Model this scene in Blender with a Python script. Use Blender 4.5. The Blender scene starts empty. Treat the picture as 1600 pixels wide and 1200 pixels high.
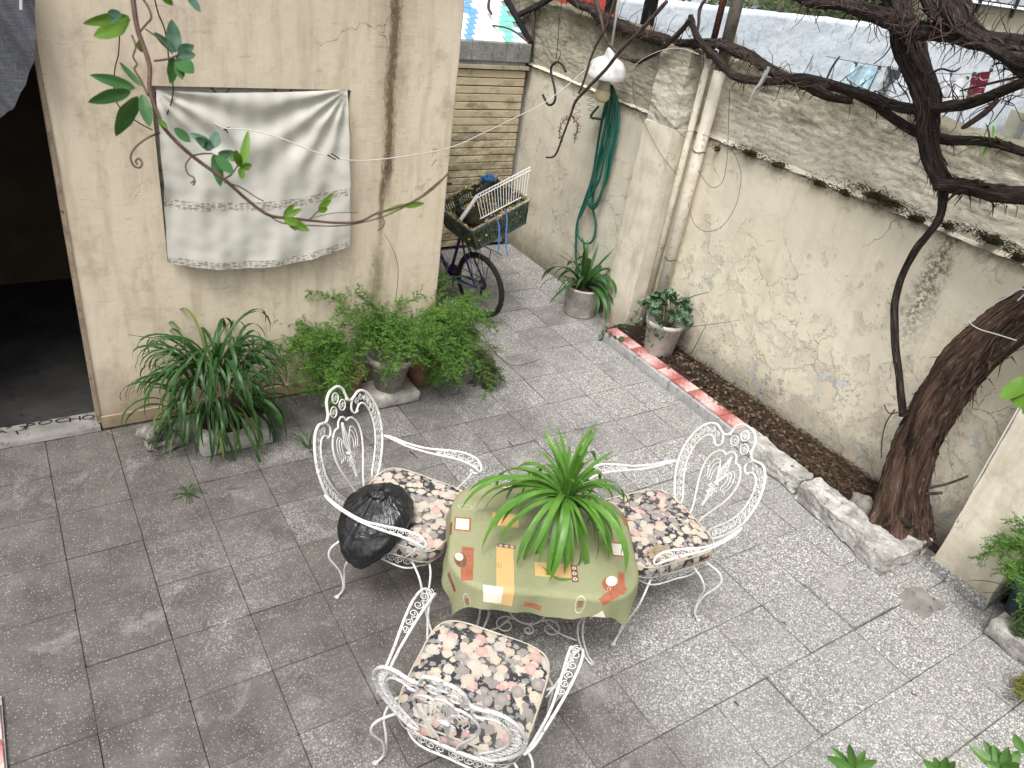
import bpy, math, random
import numpy as np
from mathutils import Vector, Matrix, noise as mnoise
random.seed(7)
C = bpy.context.scene.collection
PI = math.pi
# ------------------------------------------------------------ camera, sky, sun, exposure
FPX = 1200.0; CAMZ = 3.41
def _n(v): return v/np.linalg.norm(v)
_up = -_n(np.array([-320, 1960, FPX])); _y = np.array([-905, -880, FPX]); _y = _n(_y-_y.dot(_up)*_up); _x = np.cross(_y, _up)
ROT = np.array([_x, _y, _up])
cam = bpy.data.objects.new('camera', bpy.data.cameras.new('camera')); C.objects.link(cam)
cam.matrix_world = Matrix(((ROT[0, 0], -ROT[0, 1], -ROT[0, 2], 0), (ROT[1, 0], -ROT[1, 1], -ROT[1, 2], 0), (ROT[2, 0], -ROT[2, 1], -ROT[2, 2], CAMZ), (0, 0, 0, 1)))
cam.data.sensor_width = 36; cam.data.lens = 27; cam.data.clip_start = .05; cam.data.clip_end = 300
cam.data.dof.use_dof = True; cam.data.dof.focus_distance = 4.6; cam.data.dof.aperture_fstop = 8.0
bpy.context.scene.camera = cam
SUN_EL, SUN_AZ = math.radians(62), math.radians(215)     # azimuth of the sun measured from +X
world = bpy.data.worlds.new("World"); bpy.context.scene.world = world; world.use_nodes = True
wt = world.node_tree; bg = wt.nodes['Background']
sky = wt.nodes.new('ShaderNodeTexSky'); sky.sky_type = 'NISHITA'; sky.sun_disc = False
sky.sun_elevation = SUN_EL; sky.sun_rotation = math.radians(90)-SUN_AZ; sky.air_density = 1.0; sky.dust_density = 6.0; sky.ozone_density = .6
hs = wt.nodes.new('ShaderNodeHueSaturation'); hs.inputs['Saturation'].default_value = .22
wt.links.new(sky.outputs[0], hs.inputs['Color']); wt.links.new(hs.outputs[0], bg.inputs['Color']); bg.inputs['Strength'].default_value = .12
sl = bpy.data.lights.new('sun', 'SUN'); sl.energy = 1.5; sl.angle = math.radians(20); sl.color = (1, .97, .925)
sun = bpy.data.objects.new('sun', sl); C.objects.link(sun)
sd = Vector((math.cos(SUN_AZ)*math.cos(SUN_EL), math.sin(SUN_AZ)*math.cos(SUN_EL), math.sin(SUN_EL)))
sun.rotation_euler = sd.to_track_quat('Z', 'Y').to_euler(); sun.location = sd*20
vs = bpy.context.scene.view_settings; vs.view_transform = 'Standard'; vs.look = 'None'; vs.exposure = 0.62; vs.gamma = 1; vs.use_curve_mapping = False

# ------------------------------------------------------------ helpers
def ray(px, py): return ROT@np.array([px-800, py-600, FPX])
def at(px, py, ax, val):                    # the point of the plane axis=val seen at that place of the photograph
    d = ray(px, py); t = (val-(CAMZ if ax == 2 else 0))/d[ax]
    return Vector((d[0]*t, d[1]*t, CAMZ+d[2]*t))
def dep(px, py, d): r = ray(px, py); return Vector((r[0]*d/FPX, r[1]*d/FPX, CAMZ+r[2]*d/FPX))
def tag(o, label=None, cat=None, group=None, kind=None):
    if label: o['label'] = label
    if cat: o['category'] = cat
    if group: o['group'] = group
    if kind: o['kind'] = kind
    return o
def thing(name, label, cat, loc=(0, 0, 0), rz=0, group=None):
    o = bpy.data.objects.new(name, None); C.objects.link(o); o.location = loc; o.rotation_euler = (0, 0, rz); o.empty_display_size = .1
    return tag(o, label, cat, group)
def wloc(o):
    v = Vector((0, 0, 0))
    while o: v += o.location; o = o.parent
    return v
def link(name, me, parent=None):
    o = bpy.data.objects.new(name, me); C.objects.link(o); o.parent = parent; return o
def nz(x, y=0, z=0): return mnoise.noise(Vector((x, y, z)))
class MB:
    def __init__(s): s.v = []; s.f = []; s.uv = []
    def add(s, vs_, fs, uvs=None):
        b = len(s.v); s.v += [tuple(p) for p in vs_]
        for i, f in enumerate(fs):
            s.f.append(tuple(b+k for k in f)); s.uv.append(uvs[i] if uvs else [(0, 0)]*len(f))
        return s
    def box(s, a, b, rz=0, c=None, bev=0):
        x0, y0, z0 = a; x1, y1, z1 = b
        if bev:
            e = bev; vs_ = []; 
            prof = [(0+e, z0), (0, z0+e), (0, z1-e), (e, z1)]
            for ins, z in prof:
                vs_ += [(x0+ins+e*.3, y0+ins, z), (x1-ins-e*.3, y0+ins, z), (x1-ins, y0+ins+e*.3, z), (x1-ins, y1-ins-e*.3, z), (x1-ins-e*.3, y1-ins, z), (x0+ins+e*.3, y1-ins, z), (x0+ins, y1-ins-e*.3, z), (x0+ins, y0+ins+e*.3, z)]
            fs = [tuple(range(7, -1, -1)), tuple(range(24, 32))]
            for k in range(3):
                for i in range(8): j = (i+1) % 8; fs.append((k*8+i, k*8+j, k*8+8+j, k*8+8+i))
        else:
            vs_ = [(x0, y0, z0), (x1, y0, z0), (x1, y1, z0), (x0, y1, z0), (x0, y0, z1), (x1, y0, z1), (x1, y1, z1), (x0, y1, z1)]
            fs = [(3, 2, 1, 0), (4, 5, 6, 7), (0, 1, 5, 4), (1, 2, 6, 5), (2, 3, 7, 6), (3, 0, 4, 7)]
        if rz:
            c = c or ((x0+x1)/2, (y0+y1)/2); cs, sn = math.cos(rz), math.sin(rz)
            vs_ = [(c[0]+(x-c[0])*cs-(y-c[1])*sn, c[1]+(x-c[0])*sn+(y-c[1])*cs, z) for x, y, z in vs_]
        return s.add(vs_, fs)
    def tube(s, pts, r, n=6, closed=False, cap=True, lump=None):
        pts = [Vector(p) for p in pts]; m = len(pts)
        rr = r if isinstance(r, (list, tuple)) else [r]*m
        T = []
        for i in range(m):
            a = pts[(i-1) % m] if (closed or i > 0) else pts[i]; b = pts[(i+1) % m] if (closed or i < m-1) else pts[i]
            d = b-a; T.append(d.normalized() if d.length > 1e-9 else Vector((0, 0, 1)))
        u = T[0].orthogonal().normalized(); vs_ = []; L = 0; Ls = []
        for i in range(m):
            u = (u-T[i]*u.dot(T[i])); u = u.normalized() if u.length > 1e-6 else T[i].orthogonal().normalized()
            w = T[i].cross(u)
            if i: L += (pts[i]-pts[i-1]).length
            Ls.append(L)
            for k in range(n):
                a = 2*PI*k/n; q = rr[i]
                if lump: q *= lump(a, L)
                vs_.append(pts[i]+u*(q*math.cos(a))+w*(q*math.sin(a)))
        fs = []; uvs = []; R0 = rr[len(rr)//2]*2*PI
        for i in range(m if closed else m-1):
            j = (i+1) % m; l1 = Ls[j] if j else L+.01
            for k in range(n):
                l = (k+1) % n; fs.append((i*n+k, i*n+l, j*n+l, j*n+k))
                uvs.append([(k/n*R0, Ls[i]), ((k+1)/n*R0, Ls[i]), ((k+1)/n*R0, l1), (k/n*R0, l1)])
        if cap and not closed:
            fs.append(tuple(range(n-1, -1, -1))); uvs.append([(0, 0)]*n); fs.append(tuple((m-1)*n+k for k in range(n))); uvs.append([(0, 0)]*n)
        return s.add(vs_, fs, uvs)
    def lathe(s, prof, n=24, c=(0, 0, 0), cap=True, wob=0):
        vs_ = []
        for r, z in prof:
            for k in range(n):
                a = 2*PI*k/n; q = r*(1+wob*nz(math.cos(a)*1.5, math.sin(a)*1.5, z*9)); vs_.append((c[0]+q*math.cos(a), c[1]+q*math.sin(a), c[2]+z))
        fs = []
        for i in range(len(prof)-1):
            for k in range(n): l = (k+1) % n; fs.append((i*n+k, i*n+l, (i+1)*n+l, (i+1)*n+k))
        if cap: fs.append(tuple(range(n-1, -1, -1)))
        return s.add(vs_, fs)
    def grid(s, nx, ny, fn, skip=None, wrap=False):
        vs_ = [fn(i/nx, j/ny) for j in range(ny+1) for i in range(nx+1)]; fs = []; uvs = []
        for j in range(ny):
            for i in range(nx):
                if skip and skip((i+.5)/nx, (j+.5)/ny): continue
                a = j*(nx+1)+i; fs.append((a, a+1, a+nx+2, a+nx+1)); uvs.append([(i/nx, j/ny), ((i+1)/nx, j/ny), ((i+1)/nx, (j+1)/ny), (i/nx, (j+1)/ny)])
        return s.add(vs_, fs, uvs)
    def mesh(s, name, m, smooth=False, off=None):
        me = bpy.data.meshes.new(name); vv = s.v
        if off is not None: vv = [(x-off[0], y-off[1], z-off[2]) for x, y, z in vv]
        me.from_pydata(vv, [], s.f); me.materials.append(m)
        uv = me.uv_layers.new(name='UVMap'); flat = np.array([c for f in s.uv for q in f for c in q], dtype=np.float32); uv.data.foreach_set('uv', flat)
        if smooth: me.polygons.foreach_set('use_smooth', [True]*len(me.polygons))
        me.update(); return me
    def build(s, name, m, parent=None, smooth=False, local=False):
        return link(name, s.mesh(name, m, smooth, None if local or not parent else wloc(parent)), parent)
def rock(mb, c, size, seed=0, n=10, rz=0, amp=.25, flat=.0):
    cs, sn = math.cos(rz), math.sin(rz)
    def fn(u, v):
        th = 2*PI*u; ph = PI*v; d = Vector((math.cos(th)*math.sin(ph), math.sin(th)*math.sin(ph), -math.cos(ph)))
        p = 3.2; q = (abs(d.x)**p+abs(d.y)**p+abs(d.z)**p)**(-1/p)
        q *= 1+amp*nz(d.x*1.7+seed*7.1, d.y*1.7, d.z*1.7)+amp*.4*nz(d.x*5+seed, d.y*5, d.z*5)
        x, y, z = d.x*q*size[0]/2, d.y*q*size[1]/2, d.z*q*size[2]/2
        return (c[0]+x*cs-y*sn, c[1]+x*sn+y*cs, max(c[2]+z, c[2]-size[2]/2))
    mb.grid(n*2, n, fn); return mb
def smooth_path(pts, k=6):
    P = [Vector(p) for p in pts]; out = []
    for i in range(len(P)-1):
        a = P[max(i-1, 0)]; b = P[i]; c = P[i+1]; d = P[min(i+2, len(P)-1)]
        for j in range(k):
            t = j/k; out.append(.5*((2*b)+(c-a)*t+(2*a-5*b+4*c-d)*t*t+(3*b-a-3*c+d)*t**3))
    out.append(P[-1]); return out
def srad(rs, k=6):
    out = []
    for i in range(len(rs)-1): out += [rs[i]+(rs[i+1]-rs[i])*j/k for j in range(k)]
    return out+[rs[-1]]

# ------------------------------------------------------------ materials
class G:
    def __init__(s, name):
        s.m = bpy.data.materials.new(name); s.m.use_nodes = True; s.t = s.m.node_tree; s.b = s.t.nodes['Principled BSDF']
        s.geo = s.t.nodes.new('ShaderNodeNewGeometry'); s.pos = s.geo.outputs['Position']; s.tc = s.t.nodes.new('ShaderNodeTexCoord'); s.uv = s.tc.outputs['UV']; s.ob = s.tc.outputs['Object']
    def set(s, sock, v):
        if hasattr(v, 'is_output'): s.t.links.new(v, sock)
        elif isinstance(v, (tuple, list)): sock.default_value = tuple(v)+((1,) if len(v) == 3 and sock.type == 'RGBA' else ())
        else: sock.default_value = v
    def n(s, typ, ins, **pr):
        nd = s.t.nodes.new(typ)
        for k, v in pr.items(): setattr(nd, k, v)
        for k, v in ins.items(): s.set(nd.inputs[k], v)
        return nd
    def mp(s, vec, sc=(1, 1, 1), rot=(0, 0, 0), loc=(0, 0, 0)): return s.n('ShaderNodeMapping', {'Vector': vec, 'Scale': sc, 'Rotation': rot, 'Location': loc}).outputs[0]
    def noise(s, vec, sc, det=4, ro=.55, di=0, col=False): return s.n('ShaderNodeTexNoise', {'Vector': vec, 'Scale': sc, 'Detail': det, 'Roughness': ro, 'Distortion': di}).outputs[1 if col else 0]
    def vor(s, vec, sc, feat='F1', out='Distance', rnd=1): return s.n('ShaderNodeTexVoronoi', {'Vector': vec, 'Scale': sc, 'Randomness': rnd}, feature=feat).outputs[out]
    def mr(s, v, a, b, c=0, d=1, smooth=False): return s.n('ShaderNodeMapRange', {'Value': v, 'From Min': a, 'From Max': b, 'To Min': c, 'To Max': d}, interpolation_type='SMOOTHSTEP' if smooth else 'LINEAR').outputs[0]
    def mix(s, f, a, b, bt='MIX'):
        nd = s.t.nodes.new('ShaderNodeMix'); nd.data_type = 'RGBA'; nd.blend_type = bt
        s.set(nd.inputs[0], f); s.set(nd.inputs[6], a); s.set(nd.inputs[7], b); return nd.outputs[2]
    def ma(s, op, a, b=0.0, c=None):
        nd = s.t.nodes.new('ShaderNodeMath'); nd.operation = op; s.set(nd.inputs[0], a); s.set(nd.inputs[1], b)
        if c is not None: s.set(nd.inputs[2], c)
        return nd.outputs[0]
    def ramp(s, f, stops, const=False):
        nd = s.t.nodes.new('ShaderNodeValToRGB'); s.set(nd.inputs[0], f); e = nd.color_ramp.elements
        if const: nd.color_ramp.interpolation = 'CONSTANT'
        while len(e) < len(stops): e.new(.5)
        for i, (p, c) in enumerate(stops): e[i].position = p; e[i].color = tuple(c)+(1,)
        return nd.outputs[0]
    def sep(s, v): o = s.n('ShaderNodeSeparateXYZ', {0: v}).outputs; return o[0], o[1], o[2]
    def rnd(s): return s.n('ShaderNodeObjectInfo', {}).outputs['Random']
    def out(s, col=None, rough=.8, bump=None, bs=.4, bd=.01, spec=.3, **kw):
        if col is not None: s.set(s.b.inputs['Base Color'], col)
        s.set(s.b.inputs['Roughness'], rough); s.set(s.b.inputs['Specular IOR Level'], spec)
        for k, v in kw.items(): s.set(s.b.inputs[k], v)
        if bump is not None:
            nd = s.n('ShaderNodeBump', {'Height': bump, 'Strength': bs, 'Distance': bd}); s.t.links.new(nd.outputs[0], s.b.inputs['Normal'])
        return s.m
def mottled(name, a, b, sc=8, rough=.8, bs=.3, bd=.004, spec=.3, obj=False, c=None, **kw):
    g = G(name); v = g.ob if obj else g.pos
    f = g.noise(v, sc, 6, .6); col = g.mix(g.mr(f, .35, .65), a, b)
    if c: col = g.mix(g.mr(g.noise(v, sc*3.1, 5, .7), .56, .68), col, c)
    return g.out(col, rough, g.noise(v, sc*6, 5, .6), bs, bd, spec, **kw)

M = {}
# floor tiles: chips of pale stone in grey cement, with grime and painted shade lying on them in patches
g = G('terrazzo'); p = g.pos; X, Y, Z = g.sep(p); rn = g.rnd()
wv = g.n('ShaderNodeVectorMath', {0: p, 1: g.n('ShaderNodeVectorMath', {0: g.noise(p, 45, 2, .5, col=True), 'Scale': .012}, operation='SCALE').outputs[0]}, operation='ADD').outputs[0]
d1 = g.vor(wv, 76); c1 = g.vor(wv, 76, out='Color'); r1 = g.sep(c1)
chip = g.mr(g.ma('ADD', d1, g.ma('MULTIPLY', r1[0], .34)), .57, .49)
c2 = g.vor(p, 190, out='Color'); r2 = g.sep(c2); chip2 = g.mr(r2[0], .66, .72)
cem = g.mix(g.noise(p, 30, 4), (.115, .112, .106), (.24, .235, .225))
chipcol = g.mix(r1[1], (.38, .375, .36), (.72, .71, .69)); chipcol = g.mix(g.mr(r1[2], .80, .82), chipcol, (.16, .15, .14))
base = g.mix(chip, g.mix(chip2, cem, (.42, .415, .40)), chipcol)
base = g.mix(g.mr(rn, 0, 1, 0, .40), base, (.27, .265, .255))
# grime amount: a broad gradient, real staining with uneven light painted in, broken by noise
gx = g.ma('ADD', g.ma('MULTIPLY', X, -.26), g.ma('MULTIPLY', Y, .135))
big = g.noise(p, 1.1, 5, .6, .4); med = g.noise(p, 4.5, 6, .7, .6); fine = g.noise(p, 38, 4, .8)
gr = g.ma('ADD', gx, g.ma('ADD', g.ma('MULTIPLY', big, 1.5), g.ma('ADD', g.ma('MULTIPLY', med, .85), g.ma('MULTIPLY', fine, .38))))
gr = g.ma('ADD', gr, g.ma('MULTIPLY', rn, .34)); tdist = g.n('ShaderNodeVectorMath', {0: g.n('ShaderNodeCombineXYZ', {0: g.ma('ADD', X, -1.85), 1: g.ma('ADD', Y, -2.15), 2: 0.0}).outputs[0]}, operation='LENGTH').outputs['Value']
gr = g.ma('ADD', gr, g.mr(tdist, 1.3, .5, 0, .30, True))  # darker round the table: contact shadow painted into the colour along with soiling
grime_shade = g.mr(gr, .98, 1.78, .0, .92)
dirt_shade = g.mix(g.mr(g.noise(p, 3.3, 6, .7), .3, .7), (.047, .039, .035), (.145, .130, .120))
show = g.ma('MULTIPLY', chip, g.mr(g.ma('ADD', r1[0], g.noise(p, 9, 4, .7)), .88, 1.20, 0, .75)); dirt_shade = g.mix(show, dirt_shade, g.mix(r1[2], (.22, .205, .19), (.50, .48, .45)))
dirt_shade = g.mix(g.mr(g.noise(p, 150, 3, .7), .56, .66, 0, .5), dirt_shade, (.24, .22, .20))
col = g.mix(grime_shade, base, dirt_shade)
fx = g.ma('ABSOLUTE', g.ma('SUBTRACT', g.ma('FRACT', g.ma('MULTIPLY', g.ma('SUBTRACT', X, .31), 1/.3975)), .5)); fy = g.ma('ABSOLUTE', g.ma('SUBTRACT', g.ma('FRACT', g.ma('MULTIPLY', g.ma('SUBTRACT', Y, .59), 1/.3975)), .5))
edge = g.mr(g.ma('ADD', g.ma('MAXIMUM', fx, fy), g.ma('MULTIPLY', g.noise(p, 14, 4), .03)), .4955, .503, 0, .7)
col = g.mix(g.ma('MULTIPLY', edge, g.mr(g.noise(p, 2.7, 4), .38, .6, .0, .8)), col, (.085, .078, .07))
pud = g.mr(g.noise(g.mp(p, loc=(3, 1, 0)), 2.3, 7, .75, .5), .57, .68, 0, .6); col = g.mix(pud, col, g.mix(.6, col, (.40, .395, .375)))
M['tile'] = g.out(col, g.mr(grime_shade, 0, 1, .62, .85), g.ma('ADD', g.ma('MULTIPLY', d1, -.4), fine), .25, .003, .35)
M['mortar'] = mottled('mortar', (.022, .019, .017), (.075, .066, .058), 14, .95)
M['concrete'] = mottled('concrete', (.17, .162, .15), (.29, .28, .26), 5, .9, .4, .006, c=(.07, .065, .055))
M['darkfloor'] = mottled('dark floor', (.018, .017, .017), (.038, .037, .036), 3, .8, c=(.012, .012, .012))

def stucco(name, a, b, drip=None, base_z=None, stain=(.17, .12, .07), amp=1, side='y'):
    g = G(name); p = g.pos; X, Y, Z = g.sep(p)
    f1 = g.noise(p, 1.3, 5, .6, .3); f2 = g.noise(p, 9, 6, .7)
    col = g.mix(g.mr(f1, .3, .7), a, b)
    col = g.mix(g.mr(f2, .55, .75, 0, .3*amp), col, (.30, .24, .17))
    st = g.noise(g.mp(p, (5, 5, .8)), 1.6, 5, .65, .2); col = g.mix(g.mr(st, .48, .72, 0, .5*amp), col, (.36, .29, .20)); bl = g.noise(g.mp(p, (1, 1, 1), loc=(4, 2, 7)), 2.4, 8, .72, .3); col = g.mix(g.mr(bl, .54, .68, 0, .55*amp), col, (.34, .275, .19)); bl2 = g.noise(g.mp(p, (1.5, 1.5, 9), loc=(1, 5, 2)), 3.5, 6, .75); col = g.mix(g.mr(bl2, .60, .70, 0, .45*amp), col, (.25, .20, .14))
    sp = g.noise(p, 60, 3, .7); sm = g.mr(g.noise(p, 2.6, 4), .5, .65); col = g.mix(g.ma('MULTIPLY', g.mr(sp, .66, .70), sm), col, (.10, .08, .06))
    if drip is not None:
        for (x0, w, z0, z1, cc, s0) in drip:
            dx = g.ma('ABSOLUTE', g.ma('SUBTRACT', g.ma('ADD', X if side == 'y' else Y, g.ma('MULTIPLY', g.noise(g.mp(p, (0, 0, 1)), 1.5, 2), .10)), x0+.05))
            m = g.ma('MULTIPLY', g.mr(g.ma('ADD', dx, g.ma('MULTIPLY', g.ma('SUBTRACT', g.noise(g.mp(p, (3, 3, 1)), 14, 6, .75), .5), w*2.6)), w, w*.25, 0, s0), g.ma('MULTIPLY', g.mr(Z, z0, z0+.3), g.mr(Z, z1+.2, z1)))
            col = g.mix(m, col, g.mix(g.mr(g.noise(p, 30, 3), .4, .6), cc, (.05, .035, .02)))
            halo = g.ma('MULTIPLY', g.mr(g.ma('ADD', dx, g.ma('MULTIPLY', g.noise(g.mp(p, (1, 1, 6)), 9, 5, .7), .30)), .34, .10, 0, .6), g.ma('MULTIPLY', g.mr(Z, z0, z0+.5), g.mr(Z, z1+.1, z1-.3)))
            col = g.mix(halo, col, (.30, .235, .15))
    if base_z is not None:
        m = g.mr(g.ma('ADD', Z, g.ma('MULTIPLY', g.noise(p, 5, 5, .65), .55)), base_z+.75, base_z+.12, 0, .85); col = g.mix(m, col, stain)
    cr = g.vor(g.n('ShaderNodeVectorMath', {0: p, 1: g.n('ShaderNodeVectorMath', {0: g.noise(p, 4, 4, .6, col=True), 'Scale': .5}, operation='SCALE').outputs[0]}, operation='ADD').outputs[0], 1.15, 'DISTANCE_TO_EDGE')
    ck = g.ma('MULTIPLY', g.mr(cr, .006, .001), g.mr(g.noise(p, 1.9, 3), .56, .64)); col = g.mix(g.ma('MULTIPLY', ck, .5), col, (.14, .11, .08))
    h = g.ma('SUBTRACT', g.ma('ADD', g.ma('MULTIPLY', g.noise(p, 5, 4), .6), g.ma('MULTIPLY', f2, .3)), g.ma('MULTIPLY', ck, .8))
    return g.out(col, .9, h, .5, .02, .2)
M['house'] = stucco('cream house stucco', (.70, .60, .455), (.77, .675, .53), drip=[(2.30, .050, 1.45, 3.4, (.085, .052, .022), 1.0), (2.27, .030, 1.1, 1.65, (.11, .115, .04), .8), (2.25, .07, .45, 1.05, (.16, .155, .06), .6)], base_z=.05)
M['plinth'] = stucco('worn plinth', (.42, .33, .22), (.55, .46, .33), base_z=-.1, amp=1.6)
M['pilaster'] = stucco('pilaster render', (.68, .63, .52), (.75, .70, .58), base_z=-.05, amp=.9)
def peel(name, a, b, blot=1.0):
    g = G(name); p = g.pos; X, Y, Z = g.sep(p)
    warp = g.n('ShaderNodeVectorMath', {0: p, 1: g.n('ShaderNodeVectorMath', {0: g.noise(p, 6, 5, .65, col=True), 'Scale': .22}, operation='SCALE').outputs[0]}, operation='ADD').outputs[0]
    col = g.mix(g.mr(g.noise(p, 1.4, 4), .3, .7), a, b)
    low = g.mr(Z, 1.75, .3)                     # flaking gets worse towards the soil
    f = g.ma('ADD', g.noise(warp, 3.2, 7, .68), g.ma('MULTIPLY', low, .17*blot))
    pk = g.mr(f, .655, .675); col = g.mix(g.ma('MULTIPLY', pk, .28), col, g.mix(g.noise(p, 12, 4), (.40, .36, .29), (.55, .52, .46)))
    pk2 = g.mr(g.ma('ADD', g.noise(g.mp(warp, loc=(5, 2, 1)), 5.5, 6, .7), g.ma('MULTIPLY', low, .12*blot)), .70, .715); col = g.mix(pk2, col, (.60, .62, .62))
    sp = g.ma('MULTIPLY', g.mr(g.noise(p, 46, 5, .78), .56, .62), g.mr(g.ma('ADD', g.noise(p, 3.1, 5, .7), g.ma('MULTIPLY', low, .10)), .56, .68)); col = g.mix(g.ma('MULTIPLY', sp, .8), col, (.075, .065, .045))
    st = g.noise(g.mp(p, (4, 4, .7)), 1.7, 5, .6); col = g.mix(g.mr(st, .50, .72, 0, .35), col, (.46, .40, .30)); mu = g.noise(g.mp(p, loc=(7, 3, 2)), 2.1, 8, .75, .3); col = g.mix(g.mr(mu, .56, .72, 0, .42), col, (.42, .37, .28))
    md = g.ma('ABSOLUTE', g.ma('ADD', g.ma('ADD', Y, -2.47), g.ma('MULTIPLY', g.ma('SUBTRACT', g.noise(p, 9, 6, .8), .5), .35))); md = g.ma('MULTIPLY', g.mr(md, .13, .02), g.ma('MULTIPLY', g.mr(Z, 1.0, 1.5), g.mr(g.noise(p, 34, 5, .8), .42, .56))); col = g.mix(g.ma('MULTIPLY', md, .85), col, (.07, .065, .05))
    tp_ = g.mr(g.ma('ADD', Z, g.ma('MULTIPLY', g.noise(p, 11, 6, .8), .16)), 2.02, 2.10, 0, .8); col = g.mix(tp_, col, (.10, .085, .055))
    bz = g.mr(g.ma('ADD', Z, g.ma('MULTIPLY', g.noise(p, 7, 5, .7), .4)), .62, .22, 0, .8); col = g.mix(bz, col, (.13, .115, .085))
    ck = g.mr(g.vor(warp, 2.6, 'DISTANCE_TO_EDGE'), .010, .002); ckm = g.ma('MULTIPLY', ck, g.mr(g.noise(p, 2.2, 4), .47, .58)); col = g.mix(g.ma('MULTIPLY', ckm, .6), col, (.16, .13, .09))
    h = g.ma('ADD', g.ma('MULTIPLY', g.mr(f, .62, .68), -.7), g.ma('ADD', g.ma('MULTIPLY', g.noise(warp, 14, 5, .7), .6), g.ma('MULTIPLY', ckm, -.6))); h = g.ma('ADD', h, g.ma('MULTIPLY', pk2, -.5))
    return g.out(col, .88, h, .7, .014, .2)
M['wall_peel'] = peel('peeling cream paint', (.72, .66, .52), (.79, .735, .60))
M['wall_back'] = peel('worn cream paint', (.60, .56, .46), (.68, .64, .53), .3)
def brickwork(name, a, b, moss=(.09, .085, .045), dk=.6):
    g = G(name); p = g.pos; X, Y, Z = g.sep(p)
    col = g.mix(g.mr(g.noise(p, 3, 6, .65), .3, .7), a, b)
    col = g.mix(g.mr(g.noise(g.mp(p, (1, 1, 4)), 5, 6, .7), .52, .70, 0, dk), col, (.18, .165, .125))
    mz = g.mr(g.ma('ADD', Z, g.ma('MULTIPLY', g.noise(g.mp(p, (1, 1, 2)), 4, 8, .75), .9)), 2.74, 3.08, 0, .8); col = g.mix(mz, col, moss); cz = g.mr(g.noise(g.mp(p, (1, 1, 3)), 8, 7, .8), .55, .66, 0, .55); col = g.mix(cz, col, (.29, .25, .18))
    sp = g.mr(g.noise(g.mp(p, (1, 1, 2)), 22, 6, .85), .57, .63); col = g.mix(g.ma('MULTIPLY', sp, .7), col, (.05, .045, .03))
    return g.out(col, .92, g.noise(g.mp(p, (1, 1, 2.2)), 16, 8, .72), .8, .018, .15)
M['brick_right'] = brickwork('limewashed brick', (.62, .57, .46), (.80, .75, .64), dk=.32)
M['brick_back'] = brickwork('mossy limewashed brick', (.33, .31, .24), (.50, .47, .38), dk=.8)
M['brick_pil'] = brickwork('pale flaking brick', (.55, .51, .41), (.68, .65, .56), moss=(.3, .28, .2), dk=.3)
M['moss'] = mottled('moss', (.020, .019, .010), (.075, .062, .030), 40, 1, c=(.10, .11, .03))
M['soil'] = mottled('soil', (.028, .018, .012), (.075, .05, .034), 30, 1, 1, .03)
M['mulch'] = mottled('root mulch', (.045, .028, .017), (.14, .095, .06), 25, 1)
M['kerbgrey'] = mottled('grey kerb concrete', (.30, .30, .295), (.44, .44, .43), 6, .85, .3, .005, c=(.15, .145, .135))
M['kerbwhite'] = mottled('flaking whitewashed concrete', (.26, .25, .23), (.62, .61, .58), 7, .85, .9, .02, c=(.10, .09, .08))
g = G('marbled red tile'); f = g.ma('ADD', g.noise(g.ob, 12, 5, .6, 1.5), g.ma('MULTIPLY', g.sep(g.ob)[1], -2.6)); f = g.ma('ADD', f, g.ma('MULTIPLY', g.sep(g.ob)[0], 1.2)); col = g.mix(g.mr(f, .34, .66), (.40, .12, .11), (.72, .50, .48)); M['redtile'] = g.out(g.mix(g.mr(g.noise(g.pos, 20, 4), .55, .7, 0, .3), col, (.2, .12, .1)), .3, None, spec=.5)
# iron, cloth, plastic
g = G('white painted iron'); f = g.noise(g.ob, 30, 5, .7); col = g.mix(g.mr(f, .60, .68), (.76, .76, .74), (.30, .26, .20)); col = g.mix(g.mr(g.noise(g.ob, 90, 4, .75), .60, .64), col, (.14, .09, .055))
_,_,oz = g.sep(g.ob); col = g.mix(g.mr(g.ma('ADD', oz, g.ma('MULTIPLY', g.noise(g.ob, 12, 3), .25)), .42, .15, 0, .45), col, (.30, .27, .23)); M['iron'] = g.out(col, .45, f, .15, .002, .5)
M['iron_dull'] = mottled('weathered table iron', (.46, .455, .44), (.64, .63, .61), 20, .6, obj=True, c=(.16, .12, .09))
g = G('floral cushion'); p = g.ob
def wrp(sc, am, sd=0): return g.n('ShaderNodeVectorMath', {0: p, 1: g.n('ShaderNodeVectorMath', {0: g.noise(g.mp(p, loc=(sd, sd, 0)), sc, 3, .6, col=True), 'Scale': am}, operation='SCALE').outputs[0]}, operation='ADD').outputs[0]
col = (.016, .017, .024)
w2 = wrp(45, .03); lf = g.mr(g.vor(w2, 34), .50, .42); lc = g.sep(g.vor(w2, 34, out='Color')); lmask = g.ma('MULTIPLY', lf, g.mr(lc[0], .08, .12)); col = g.mix(lmask, col, g.mix(lc[1], (.17, .165, .17), (.36, .34, .33)))
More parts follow.
